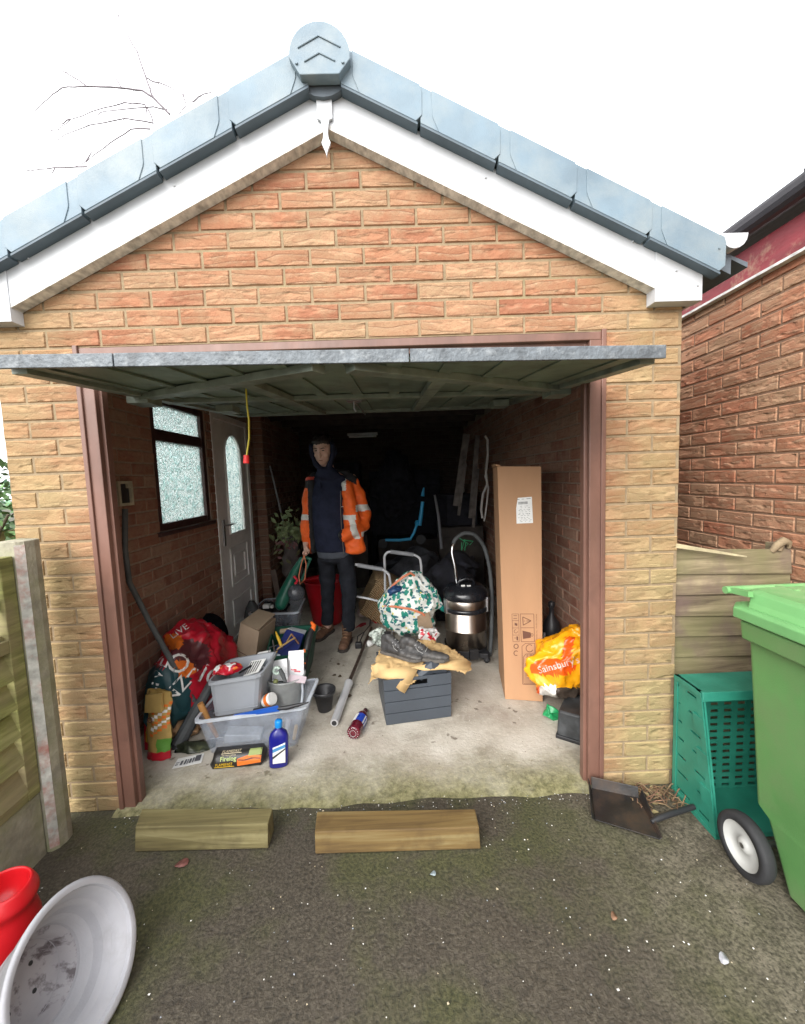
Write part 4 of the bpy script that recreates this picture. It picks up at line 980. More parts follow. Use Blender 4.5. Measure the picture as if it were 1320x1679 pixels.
card('striped_pack','black and white striped card pack sticking out of the grey tub','packet',q4((398,1110,.6),(424,1102,.62),(436,1080,.70),(412,1084,.70)),m_wht,extra=[([(.05+.16*k,.12+.16*k,.1,.9) for k in range(5)],m_blk,'stripes')])
card('white_box','white card box leaning behind the striped pack','box',q4((408,1090,.70),(436,1096,.72),(444,1066,.82),(424,1070,.80)),m_wht,.03)
for k,(u,v,u2,v2,y) in enumerate(((425,1108,442,1062,.72),(430,1100,450,1068,.78))):
    g=G(); g.tube([PX(u,v,y),PX((u+u2)/2+5*(-1)**k,(v+v2)/2,y+.02),PX(u2,v2,y+.05),PX(u2+14,v2-4,y+.08)],.004,6)
    tag(g.build('cable',m_black),('thin black cable looping up from the grey tub' if k==0 else 'thicker black cable curling over toward the green toolbox'),'cable')
# round clear tub
m_cloud=MA('cloudy_plastic',(.55,.57,.56),.55,.3)
ct=thing('clear_bucket','cloudy clear plastic bucket of oddments beside the grey tub','bucket',(-.51,.60,.12))
c=PX(466,1160,.62); g=G(); cx_,cy_=c.x,c.y+.07; zb=c.z-.02
g.lathe([(.001,zb),(.088,zb),(.092,zb+.01),(.118,zb+.185),(.126,zb+.19),(.126,zb+.196),(.114,zb+.196),(.112,zb+.185),(.086,zb+.012)],32,0,Matrix.Translation((cx_,cy_,0))); g.build('body',m_cloud,ct)
g=G(); Mh=Matrix.Translation((cx_,cy_,0)); g.tube([Mh@Vector((.112,-.035,zb+.18)),Mh@Vector((.112,-.04,zb+.10)),Mh@Vector((.10,-.04,zb+.02))],.008,6); g.build('ribbed_strip',m_lip,ct)
# tape roll / tin
tp=thing('printed_tub','small orange and white printed carton tilted on the clear tub','carton',tuple(PX(440,1145,.52)))
o_=PX(441,1148,.52); Mt=Matrix.Translation(o_)@Matrix.Rotation(R(60),4,'Y')@Matrix.Rotation(R(20),4,'X')
g=G(); g.lathe([(.034,-.03),(.036,-.028),(.036,.03),(.034,.032),(.028,.03)],24,[0,0,0,0],Mt); 
g.build('shell',m_wht,tp); g=G()
for k in range(7):
    a=k*.9; g.lathe([(.0366,-.008+.005*(k%3)),(.0366,.012+.005*(k%2))],30,0,Mt@Matrix.Rotation(a,4,'Z'),cap=False); g.f=g.f[:-18] if k<6 else g.f[:-18]; g.m=g.m[:len(g.f)]; g.s=g.s[:len(g.f)]
g.build('print',m_org,tp)
# oddments above the bucket
card('plastic_bag','white polythene bag standing in the clear bucket','bag',q4((446,1118,.66),(472,1116,.66),(470,1080,.72),(448,1084,.72)),flatmat('white_film',(.66,.67,.68),.3),.02)
card('blister_pack','clear blister pack with a red squiggle, tallest in the clear bucket','packet',q4((472,1112,.70),(498,1114,.70),(498,1066,.78),(473,1068,.78)),flatmat('clear_film',(.60,.60,.62),.2),.015,extra=[([(.2,.55,.28,.34),(.4,.8,.22,.28)],m_redf,'squiggle')])
card('tissue_pack','white and pink wrapper hanging over the bucket rim','wrapper',q4((470,1118,.60),(500,1120,.60),(503,1110,.64),(475,1106,.64)),flatmat('pinkish_film',(.62,.52,.56),.3),.01)
g=G(); Mr=Matrix.Translation(PX(454,1100,.60))@Matrix.Rotation(R(70),4,'X')
g.lathe([(.010,-.01),(.024,-.012),(.026,-.008),(.026,.008),(.024,.012),(.010,.01),(.010,-.01)],24,0,Mr,cap=False); tag(g.build('tape_roll',flatmat('pale_green_tape',(.42,.52,.45))),'pale green tape roll on top of the clear bucket','tape')
g=G(); g.tube([PX(459,1098,.57),PX(464,1108,.57),PX(468,1118,.56)],[.012,.014,.010],8); tag(g.build('torch',m_grout),'short dark grey torch poking up in front of the tape roll','torch')
# blue strip saw across the tub
sw=thing('hacksaw','long blue-bodied saw with black handle laid across the top of the clear tub','saw',tuple(PX(430,1165,.42)))
g=G(); g.hexa([PX(378,1179,.365),PX(458,1167,.375),PX(458,1167,.40),PX(378,1179,.39),PX(384,1172,.365),PX(456,1157,.375),PX(456,1157,.40),PX(384,1172,.39)]); g.build('blade_guard',m_blue,sw,bevel=.002)
g=G(); g.tube([PX(455,1162,.38),PX(470,1161,.385),PX(490,1156,.39),PX(506,1152,.395)],[.008,.013,.009,.004],8); g.build('handle',m_black,sw)
# hammer
hm=thing('hammer','hammer with orange-brown wooden handle standing head down in the clear tub','hammer',tuple(PX(358,1212,.46)))
g=G(); g.tube([PX(328,1154,.42),PX(334,1166,.425),PX(344,1187,.435),PX(356,1208,.45)],[.0165,.0175,.015,.012],12); g.build('handle',M('orange_wood',(.42,.20,.06),.5,.15,14,dirt=(.6,.48,.3),dscale=18,damt=.3),hm)
g=G(); c=PX(358,1212,.45); g.bar(c+Vector((-.05,0,0)),c+Vector((.05,.01,0)),.028,.028); g.build('head',m_steel,hm,bevel=.004)
g=G(); g.bar(PX(370,1192,.46)+Vector((0,0,-.05)),PX(430,1200,.48)+Vector((0,0,-.02)),.09,.055); tag(g.build('plastic_case',MA('pale_case',(.60,.63,.66),.8),bevel=.006),'pale plastic case lying inside the clear tub','case')
g=G(); g.tube([PX(486,1190,.42),PX(482,1212,.42)],[.010,.011],10); tag(g.build('dowel',flatmat('pale_wood',(.55,.42,.25))),'pale wooden dowel end inside the clear tub, at its right side','dowel')
g=G(); g.tube([PX(474,1178,.44),PX(468,1214,.42)],[.016,.014],10); tag(g.build('clear_tube',MA('film_tube',(.6,.6,.66),.6)),'clear plastic tube inside the clear tub beside the dowel','tube')
# ---- firelog pack
fl=thing('firelog_pack','black and orange Firelog pack lying in front of the clear tub','log pack',(-.68,.26,FZ))
A0,A1=Vector((-.818,.205,FZ)),Vector((-.535,.225,FZ)); ex=(A1-A0).normalized(); L_=(A1-A0).length; ey=Vector((-.0,1,.0)); ey=(ey-ex*ey.dot(ex)).normalized(); ez=Vector((0,0,1))
Mf=boxframe(A0,ex,ey,ez)
g=G(); prof=[(.0,.004),(.006,.0),(.085,.0),(.092,.02),(.09,.06),(.075,.072),(.035,.068),(.012,.05),(.002,.03)]
n=len(prof); K=14; vs=[]
for k in range(K+1):
    x=L_*k/K; sq=1 if 0<k<K else .55
    for (y,z) in prof: vs.append(Vector((x+(0.02*z/.07 if k==0 else 0),.045+(y-.045)*sq,(z-.03)*sq+.03))+Vector((0,noise.noise(Vector((x*40,y*40,z*40)))*.003,noise.noise(Vector((x*50,z*30,1)))*.003)))
fs=[(k*n+j,(k+1)*n+j,(k+1)*n+(j+1)%n,k*n+(j+1)%n) for k in range(K) for j in range(n)]+[tuple(range(n)),tuple(range((K+1)*n-1,K*n-1,-1))]
g.add(vs,fs,0,True,Mf); bvf=g.bvh(); g.build('wrapper',flatmat('black_wrapper',(.022,.020,.018),.35),fl)
dn=Vector((0,.75,-.66)).normalized(); upv=ex.cross(dn).normalized()
if upv.z<0: upv=-upv
def fdec(items,name,mat,off,cuts=2):
    T_=G()
    for it in items:
        if it[0]=='t':
            _,tx,sz,x,h=it; o=Mf@Vector((x,.0,0))+upv*h-dn*.1; T_.text(tx,sz,boxframe(o,ex,upv,-dn))
        else:
            _,pts=it; T_.add([Mf@Vector((x,0,0))+upv*h-dn*.1 for x,h in pts],[tuple(range(len(pts)))])
    return decal(T_,bvf,dn,off,cuts).build(name,mat,fl)
fdec([('p',[(.145,.006),(.265,.014),(.268,.045),(.20,.050),(.145,.036)])],'flame_picture',m_org,.0015,3)
fdec([('p',[(.20,.046),(.268,.048),(.268,.082),(.205,.080)])],'green_panel',flatmat('leaf_print',(.30,.36,.12)),.0018,3)
fdec([('p',[(.15,.028),(.19,.026),(.23,.032),(.265,.028),(.265,.033),(.22,.038),(.18,.031),(.15,.034)])],'log_picture',flatmat('brown_print',(.12,.04,.02)),.003,2)
fdec([('t','Firelog',.030,.100,.040)],'lettering',flatmat('lime_print',(.62,.75,.25)),.003,1)
fdec([('t','FLAMEFAST',.019,.112,.075),('p',[(.06,.064),(.165,.064),(.165,.0665),(.06,.0665)]),('t','The Instant Lighting',.009,.10,.057)],'small_lettering',flatmat('cream_print',(.72,.62,.42)),.003,1)
fdec([('t','FLAMEFAST',.017,.080,.016),('p',[(.03,.006),(.13,.006),(.13,.0085),(.03,.0085)])],'yellow_lettering',m_yel,.003,1)
# ---- blue bottle
bb=thing('blue_bottle','blue screenwash-style bottle with bright blue cap standing in front of the clear tub','bottle',(-.466,.215,FZ))
Mb=Matrix.Translation((-.460,.222,FZ))@Matrix.Rotation(R(12),4,'Z')@Matrix.Rotation(R(3),4,'Y')
m_bot=M('dark_blue_plastic',(.012,.014,.20),.22,.1,8,spec=.6)
g=G()
def er(z,a,b_,n=20,e=.7): return [(math.copysign(abs(math.cos(t_))**e*a,math.cos(t_)),math.copysign(abs(math.sin(t_))**e*b_,math.sin(t_)),z) for t_ in [2*math.pi*i/n for i in range(n)]]
vs=[Mb@Vector(p) for r_ in (er(0,.045,.026),er(.006,.049,.029),er(.10,.050,.030),er(.155,.049,.029),er(.18,.040,.025),er(.195,.022,.018),er(.20,.016,.016,e=1),er(.215,.015,.015,e=1)) for p in r_]
loft(g,[vs[i*20:(i+1)*20] for i in range(8)],0,True); g.build('bottle',m_bot,bb)
g=G(); g.lathe([(.018,.208),(.0195,.212),(.019,.238),(.016,.245),(.001,.246)],20,0,Mb); g.build('cap',flatmat('bright_blue_cap',(.01,.22,.62),.3),bb)
g=G(); g.hexa([(-.028,-.0315,.03),(.034,-.0315,.03),(.034,-.028,.03),(-.028,-.028,.03),(-.028,-.0315,.115),(.034,-.0315,.135),(.034,-.028,.135),(-.028,-.028,.115)],0,Mb); lb=g.build('label',m_wht,bb)
g=G(); g.add([(-.028,-.0325,.09),(.034,-.0325,.112),(.034,-.0325,.128),(-.028,-.0325,.108)],[(0,1,2,3)],0,False,Mb); g.build('sky_band',flatmat('sky_print',(.06,.25,.50)),lb)
g=G(); g.add([(-.028,-.0325,.055),(.034,-.0325,.10),(.034,-.0325,.108),(-.028,-.0325,.068)],[(0,1,2,3)],0,False,Mb); g.build('car_shape',m_blk,lb)
# ---- cardboard box (small, flapped)
A_=dict(a=PX(376,1080,1.12),b=PX(412,1092,1.08),c=PX(425,1036,1.12),d=PX(394,1022,1.17),e=PX(452,1008,1.38),f=PX(424,1000,1.42),h=PX(440,1060,1.36))
sb=thing('small_cardboard_box','pale tall cardboard box with an open flap behind the grey tub','cardboard box',(A_['a'].x,A_['a'].y,FZ))
dn2=Vector((0,0,-.2)); g=G()
g.hexa([A_['a']+dn2*.9,A_['b']+dn2*.6,A_['h']+dn2,A_['h']+dn2+Vector((-.16,.03,0)),A_['d'],A_['c'],A_['e']+Vector((0,0,-.03)),A_['f']+Vector((0,0,-.03))]); g.build('carton',m_card2,sb,bevel=.002)
g=G(); up=Vector((0,-.006,.014)); g.add([A_['d']+up*.3,A_['c']+up*1.2,A_['e']+up*.4,A_['f']+up*.4],[(0,1,2,3)]); g.build('flap',m_card2,sb,sol=.003)
g=G(); g.bar(bil([A_['a'],A_['b'],A_['c'],A_['d']],.0,.3)+Vector((0,-.003,0)),bil([A_['a'],A_['b'],A_['c'],A_['d']],1.,.2)+Vector((0,-.003,0)),.002,.003); g.build('crease',m_ink,sb)
# ---- green tool box
m_gbox=M('dark_green_plastic',(.012,.085,.055),.45,.12,6,.0006,80)
gb=thing('green_toolbox','open dark green plastic crate of tools behind the bucket','tool crate',(-.62,1.2,FZ))
b4=[Vector((-.70,.98,FZ)),Vector((-.50,.98,FZ)),Vector((-.53,1.46,FZ)),Vector((-.79,1.46,FZ))]
r4=[Vector((-.75,.97,.27)),Vector((-.475,.97,.28)),Vector((-.475,1.46,.31)),Vector((-.84,1.46,.31))]
tubbox('x',gb,[m_gbox,m_gbox],b4,r4,.005,.010,.02)
bs_=card('saw_pack','blue carded saw pack with a brown saw frame picture in the green crate','packet',q4((440,1086,1.05),(486,1076,1.05),(498,1040,1.28),(470,1032,1.30)),m_navy,.02)
sp=thing('coping_saw','tan-framed saw lying on the blue card in the green crate','saw',tuple(PX(470,1050,1.1)))
g=G(); g.tube([PX(450,1076,1.03),PX(456,1064,1.06),PX(474,1052,1.10),PX(484,1046,1.13)],[.006,.007,.007,.006],8); g.tube([PX(470,1053,1.10),PX(478,1040,1.17)],.005,6); g.build('frame',flatmat('tan_metal',(.42,.27,.10)),sp)
g=G(); g.tube([PX(478,1040,1.17),PX(490,1056,1.13)],.007,8); g.build('grip',flatmat('brown_grip',(.22,.10,.05)),sp)
card('paper_sheets','white and pale blue papers at the back of the green crate','papers',q4((472,1030,1.34),(498,1044,1.30),(503,1034,1.42),(478,1028,1.44)),flatmat('pale_paper',(.62,.66,.70)),.004)
tr2=thing('trimmer','black cordless tool with orange tip and orange button standing in the green crate','power tool',tuple(PX(505,1080,1.0)))
g=G(); g.tube([PX(497,1105,.98),PX(500,1080,1.02),PX(506,1050,1.10),PX(512,1032,1.16)],[.020,.024,.026,.022],12,sm=True); g.build('body',m_black,tr2)
g=G(); g.tube([PX(512,1034,1.155),PX(515,1026,1.17),PX(510,1020,1.18)],[.023,.018,.008],10); g.build('tip',flatmat('bright_orange_plastic',(.85,.16,.02),.35),tr2)
g=G(); g.ball(PX(499,1068,1.0),(.012,.008,.016),10); g.ball(PX(500,1088,.985),(.008,.006,.006),8); g.build('button',flatmat('orange_button',(.80,.18,.03)),tr2)
# ---- flower pot
fp2=thing('flower_pot','black plastic flower pot standing on the floor right of the clear tub','flower pot',(-.30,.72,FZ))
g=G(); g.lathe([(.042,0),(.044,.004),(.062,.112),(.073,.114),(.075,.138),(.070,.139),(.066,.12),(.058,.11),(.040,.01),(.001,.008)],36,0,Matrix.Translation((-.305,.715,FZ))); g.build('pot',m_black,fp2)
g=G(); g.ball((-.31,.745,FZ+.04),(.022,.022,.035),10); g.disp(lambda p:crumple(p,.008,50)); tag(g.build('yellow_scrap',flatmat('ochre',(.55,.28,.03))),'yellow scrap inside the black flower pot','scrap')
# ---- chromed exercise bar
eb=thing('steel_bar','long bar on the floor with a chromed thick end pointing at the viewer','bar',(-.2,.9,FZ))
a=Z0(548,1186,.042); b_=Z0(574,1116,.045); c=Z0(612,1030,.05); b_=a.lerp(Vector((a.x+.06,a.y+.55,.05)),1)
b_=PX(572,1120,a.y+.44); c=PX(609,1030,2.0); 
g=G(); g.tube([b_,c],.013,12); g.build('rod',M('rusty_brown_steel',(.12,.085,.07),.45,.25,25,metal=.6),eb)
g=G(); g.tube([a,a.lerp(b_,.02),b_.lerp(a,.06),b_.lerp(a,.05),b_],[.023,.025,.025,.030,.030],24); g.build('sleeve',M('bright_chrome',(.62,.62,.63),.3,.02,3,metal=.45),eb)
d=(a-b_).normalized(); g=G(); g.tube([a+d*.001,a+d*.004],.015,16); g.build('end_cap',m_black,eb)
# ---- drinks bottle
db=thing('drink_bottle','dark red drink bottle with blue label lying on the floor','bottle',(-.07,.5,FZ))
a=Z0(583,1208,.045)+Vector((0,.0,0)); b_=Z0(600,1160,.04); a.y=.40; a.x=-.090; b_=Vector((-.038,.665,.035)); a.z=.058; d=b_-a
Md=boxframe(a,d.cross(Vector((0,0,1))).normalized(),-(d.cross(Vector((0,0,1)))).cross(d).normalized(),d.normalized())
l=d.length
m_bott=M('dark_red_drink',(.10,.008,.018),.15,.3,25,spec=.7,dirt=(.30,.12,.14),dscale=45,damt=.25)
g=G(); pr=[(.020,.004),(.030,-.002),(.0375,.006),(.039,.025),(.037,.05),(.039,.07),(.039,.165),(.036,.19),(.022,.225),(.014,.24),(.013,.25)]
g.lathe([(r_,z*l/.27) for r_,z in pr],28,0,Md); g.build('bottle',m_bott,db)
g=G(); g.lathe([(.0398,.078*l/.27),(.0398,.160*l/.27)],28,0,Md,cap=False); g.paint(lambda c:1 if abs(noise.noise(c*40+Vector((5,5,5))))<.10 else 0); lb=g.build('label',[flatmat('royal_blue_print',(.02,.06,.42),.3),m_wht],db)
g=G(); g.lathe([(.0155,.245*l/.27),(.0155,.268*l/.27),(.001,.27*l/.27)],18,0,Md); g.build('cap',flatmat('dark_red_cap',(.06,.012,.02)),db)
g=G()
for rr_2 in (.030,.018):
    for k in range(14):
        an=k*.449; g.box((-.0012,-.0012,-.0035),(.0012,.0012,-.001),0,Md@Matrix.Translation((rr_2*math.cos(an),rr_2*math.sin(an),.0)))
g.build('base_dimples',m_wht,db)
# ---- grey slatted crate
m_crate=M('slate_grey_plastic',(.055,.065,.08),.5,.06,5,.0005,90)
gc=thing('slatted_crate','dark slate grey slatted crate in the middle of the floor','crate',(.29,.8,FZ))
a=Vector((.095,.515,FZ)); b_=Vector((.492,.575,FZ)); e1=(b_-a); e1.z=0; w_=e1.length; e1.normalize(); e2=Vector((-e1.y,e1.x,0)); D_=.40; Hc=.285
Mc=boxframe(a,e1,e2,Vector((0,0,1)))@Matrix.Diagonal((1,1,1,1))
def tap(p): # slight outward taper
    q=Mc.inverted()@p; k=q.z/Hc; q.x=w_/2+(q.x-w_/2)*(1+.035*k); q.y=D_/2+(q.y-D_/2)*(1+.03*k); return Mc@q
def slats(P,Q,hole,nrm_):
    for i in range(4):
        z0=i*Hc/4+.001; z1=(i+1)*Hc/4-.0035
        L2=(Q-P).length
        if i==3 and hole:
            for s0,s1,y0,y1 in ((0,.36,z0,z1),(.64,1,z0,z1),(.36,.64,z0,z0+.018),(.36,.64,z1-.018,z1)):
                A=P.lerp(Q,s0);B=P.lerp(Q,s1); g.hexa([(A.x,A.y,y0),(B.x,B.y,y0),(B.x+nrm_.x,B.y+nrm_.y,y0),(A.x+nrm_.x,A.y+nrm_.y,y0),(A.x,A.y,y1),(B.x,B.y,y1),(B.x+nrm_.x,B.y+nrm_.y,y1),(A.x+nrm_.x,A.y+nrm_.y,y1)],0,Mc)
        else: g.hexa([(P.x,P.y,z0),(Q.x,Q.y,z0),(Q.x+nrm_.x,Q.y+nrm_.y,z0),(P.x+nrm_.x,P.y+nrm_.y,z0),(P.x,P.y,z1),(Q.x,Q.y,z1),(Q.x+nrm_.x,Q.y+nrm_.y,z1),(P.x+nrm_.x,P.y+nrm_.y,z1)],0,Mc)
V=Vector
for nm,P,Q,h_,n_ in (('front_panel',V((0,0)),V((w_,0)),1,V((0,.010))),('side_panel',V((0,.0105)),V((0,D_-.0105)),0,V((.010,0))),('side_panel',V((w_,.0105)),V((w_,D_-.0105)),0,V((-.010,0))),('back_panel',V((0,D_)),V((w_,D_)),1,V((0,-.010)))):
    g=G(); slats(P,Q,h_,n_); 
    I=.012
    if nm in('front_panel',): g.box((.012,.0105,.0),(w_-.012,.0135,Hc-.10),0,Mc)
    elif nm=='back_panel': g.box((.012,D_-.0135,0),(w_-.012,D_-.0105,Hc-.10),0,Mc)
    elif P.x<.1: g.box((.0105,.012,0),(.0135,D_-.012,Hc-.01),0,Mc)
    else: g.box((w_-.0135,.012,0),(w_-.0105,D_-.012,Hc-.01),0,Mc)
    g.disp(tap); g.build(nm,m_crate,gc,bevel=.0015)
g=G(); g.box((.014,.014,.004),(w_-.014,D_-.014,.010),0,Mc); g.disp(tap); g.build('base',m_crate,gc)
# black items in crate front
g=G(); g.tube([Mc@V((w_*.52,.03,.27)),Mc@V((w_*.72,.05,.31)),Mc@V((w_*.94,.06,.28))],[.035,.045,.04],8,sm=False); g.disp(lambda p:crumple(p,.01,20)); 
tag(g.build('black_shoe_box',m_crate),'crumpled charcoal fabric pushed down in the front right of the grey crate','cloth')
g=G(); g.lathe([(.028,0),(.03,.005),(.03,.12),(.018,.15),(.013,.17),(.001,.172)],18,0,Mc@Matrix.Translation((.06,.07,.06))@Matrix.Rotation(R(-14),4,'Y')); g.lathe([(.0305,.03),(.0305,.08)],18,1,Mc@Matrix.Translation((.06,.07,.06))@Matrix.Rotation(R(-14),4,'Y'),cap=False)
tag(g.build('spray_bottle',[m_blue,flatmat('cyan_print',(.03,.35,.60))]),'small bright blue bottle in the front left of the grey crate','bottle')
g=G(); g.box((.06,.12,.02),(w_-.04,D_-.05,.22),0,Mc); g.disp(lambda p:crumple(p,.01,9)); tag(g.build('packed_bag',m_blk),'black bundle filling the middle of the grey crate','bundle')
# kraft paper over crate
g=G(); NN=84
outl=[(-.09,.02),(.0,.30),(.10,.42),(.36,.42),(.50,.20),(.56,.05),(.49,-.0),(.33,.05),(.16,-.012),(.10,-.010),(.0,.05)]
def inside(p,poly):
    r_=False
    for i in range(len(poly)):
        (x1,y1),(x2,y2)=poly[i-1],poly[i]
        if (y1>p[1])!=(y2>p[1]) and p[0]<(x2-x1)*(p[1]-y1)/(y2-y1)+x1: r_=not r_
    return r_
def edge_s(p,poly): return min(((p[0]-x)**2+(p[1]-y)**2)**.5 for x,y in poly)
import itertools
X_,Y_=[-.1+.68*i/NN for i in range(NN+1)],[-.03+.47*i/NN for i in range(NN+1)]
ok={}
vs=[]
for j,y in enumerate(Y_):
    for i,x in enumerate(X_):
        z=.325-.05*max(0,(.12-y)/.12)-.10*max(0,(.02-y)*8)-.06*max(0,(x-.45)*5)-.25*max(0,(.0-x))
        p=V((x,y,z)); p.z+=.018*noise.noise(V((x*12,y*12,2)))+.020*abs(noise.noise(V((x*22,y*17,7))))+.008*abs(noise.noise(V((x*48,y*40,9)))); p.x+=.012*noise.noise(V((x*20,y*20,5))); p.y+=.012*noise.noise(V((x*20,y*20,8)))
        vs.append(Mc@p)
# fold down in front as a pointed tongue
fs=[]
for j in range(NN):
    for i in range(NN):
        cx_,cy_=(X_[i]+X_[i+1])/2,(Y_[j]+Y_[j+1])/2
        if inside((cx_,cy_),outl): fs.append((j*(NN+1)+i,j*(NN+1)+i+1,(j+1)*(NN+1)+i+1,(j+1)*(NN+1)+i))
m_kraft=M('golden_kraft_paper',(.55,.37,.17),.75,.12,8,.0015,30)
g.add(vs,fs,0,True)
A=[Mc@V(p) for p in ((-.075,.03,.30),(.02,.035,.335),(.15,.03,.335),(.20,-.008,.325),(.145,-.013,.235),(.115,-.016,.195),(.085,-.014,.215),(.03,.02,.27))]
cc=Mc@V((.10,.0,.29)); g.add([cc]+A,[(0,i+1,(i+1)%8+1) for i in range(8)],0,True)
A=[Mc@V(p) for p in ((.16,.02,.332),(.33,.04,.335),(.52,.06,.33),(.555,.05,.30),(.53,.02,.275),(.44,.01,.285),(.36,.012,.30),(.24,.0,.312))]
cc=Mc@V((.40,.02,.315)); g.add([cc]+A,[(0,i+1,(i+1)%8+1) for i in range(8)],0,True)
tag(g.build('kraft_paper',m_kraft,sol=.002),'crumpled golden brown paper draped over the grey crate','paper')
# ---- shoes on the paper
m_shoe=M('worn_black_leather',(.045,.044,.045),.55,.25,22,.001,70,dirt=(.12,.11,.10),dscale=14,damt=.4); m_sole=M('grey_brown_sole',(.10,.09,.08),.8,.2,30,.001,80)
def shoe(label,o,ang,sc_=1.):
    Ms=Matrix.Translation(o)@Matrix.Rotation(ang,4,'Z')@Matrix.Scale(sc_,4)
    root=thing('work_shoe',label,'shoe',tuple(o),'pair of black work shoes on the paper')
    g=G() # x = toe direction
    for x,z,ry,rz_ in ((-.11,.045,.032,.045),(-.07,.05,.036,.05),(-.02,.042,.038,.042),(.03,.036,.040,.034),(.08,.030,.043,.027),(.115,.027,.040,.024),(.14,.024,.030,.02)): g.ball((x,0,z),(.042,ry,rz_),12,0,Ms)
    for x,z in ((-.115,.085),(-.11,.11),(-.09,.12),(-.06,.105),(-.03,.085),(.0,.07)): g.ball((x,0,z),(.034,.033,.030),10,0,Ms)
    u=g.remesh(.006,3); u.build('upper',m_shoe,root)
    g=G(); pts=[(-.15,0),(-.145,.028),(-.10,.036),(-.03,.034),(.04,.042),(.10,.048),(.15,.036),(.178,0)]; poly=pts+[(x,-y) for x,y in pts[-2:0:-1]]
    g.prism(poly[::-1],'z',.0,.020,0,Ms); g.build('sole',m_sole,root,bevel=.004)
    g=G()
    for k in range(4): x=-.035+k*.022; g.tube([Ms@V((x,-.030,.095-k*.011)),Ms@V((x+.01,0,.118-k*.012)),Ms@V((x,.030,.095-k*.011))],.0025,5)
    g.tube([Ms@V((-.03,-.03,.085)),Ms@V((-.01,-.045,.07)),Ms@V((.02,-.05,.06))],.002,5); g.build('laces',m_wht if False else flatmat('grey_lace',(.35,.35,.34)),root)
    g=G(); g.lathe([(.026,0),(.001,-.004)],14,0,Ms@Matrix.Translation((-.092,0,.150))); g.build('opening',m_blk,root)
shoe('black work shoe on the kraft paper, the one in front, toe pointing right',Mc@V((.25,.10,.340)),R(-16),.98)
shoe('black work shoe on the kraft paper, half hidden behind the other one',Mc@V((.12,.17,.340)),R(-34),.94)
# ---- patterned bag
m,t,b,tc=NT('leaf_pattern_fabric'); ob=tc.outputs['Object']
v1=t.nodes.new('ShaderNodeTexVoronoi'); v1.inputs['Scale'].default_value=24; t.links.new(mp(t,ob,(1,1,.55),(0.4,.5,.6)),v1.inputs['Vector'])
v2=t.nodes.new('ShaderNodeTexVoronoi'); v2.inputs['Scale'].default_value=26; t.links.new(mp(t,ob,(.55,1,1.2),(1.4,.2,.9),(3,1,2)),v2.inputs['Vector'])
v3=t.nodes.new('ShaderNodeTexVoronoi'); v3.inputs['Scale'].default_value=19; t.links.new(mp(t,ob,(1,1,1),(0,0,0),(9,4,2)),v3.inputs['Vector'])
w1=nz(t,ob,70,2)
c=mx(t,ma(t,'LESS_THAN',ma(t,'ADD',v1.outputs['Distance'],ma(t,'MULTIPLY',w1,.45)),.65),(.72,.74,.70),(.01,.22,.16))
c=mx(t,ma(t,'LESS_THAN',ma(t,'ADD',v2.outputs['Distance'],ma(t,'MULTIPLY',w1,.5)),.53),c,(.03,.13,.17))
c=mx(t,ma(t,'LESS_THAN',v3.outputs['Distance'],.16),c,(.75,.62,.12)); 
t.links.new(c,b.inputs['Base Color']); b.inputs['Roughness'].default_value=.6; bump(t,b,nz(t,ob,18,3),.004); m_leafy=m
pb=thing('patterned_bag','white fabric bag with teal tropical leaf pattern and orange trim, standing behind the shoes','bag',(.26,1.42,FZ))
bc=Vector((.275,1.42,.475)); g=ico(bc,(.225,.17,.265),5)
def sb_(p):
    q=p-bc; k=q.z/.265
    f=1-.34*max(0,k)**1.8 if k>0 else min(1.35,(1-.10*max(0,-k)**2)*(1+.9*max(0,-k-.35)))
    q.x=q.x*f*(1+.25*(1-abs(k)))*.86; q.y*=f; q.x+=.03*max(0,k)
    if k<-.55: q.z=-.265*.55+(q.z+.265*.55)*.85
    return crumple(bc+q,.035,9,2)
g.disp(sb_); g.disp(lambda p:crumple(crumple(p,.012,28,6),.018,13,9)); g.build('bag',m_leafy,pb)
m_otrim=flatmat('orange_trim',(.62,.20,.10))
g=G(); g.tube([bc+V(p) for p in ((-.19,-.10,.02),(-.10,-.17,.03),(.0,-.185,.015),(.10,-.17,-.03),(.12,-.16,-.06))],.009,8)
g.build('trim',m_otrim,pb)
g=G(); g.tube([bc+V(p) for p in ((-.16,-.06,.12),(-.11,-.10,.19),(-.04,-.11,.245),(.02,-.08,.27),(.05,-.06,.24))],.010,8); g.build('strap',m_otrim,pb)
g=G(); g=ico(bc+V((-.10,-.10,.14)),(.06,.035,.045),4); g.disp(lambda p:crumple(p,.03,18)); g.build('navy_lining',flatmat('navy_cloth',(.012,.05,.14)),pb)
g=G(); g.tube([bc+V(p) for p in ((.15,-.03,.05),(.22,-.02,.0),(.28,.0,-.06),(.33,.02,-.10))],[.02,.024,.022,.012],8); g.build('loose_strap',flatmat('teal_cloth',(.01,.20,.17)),pb)
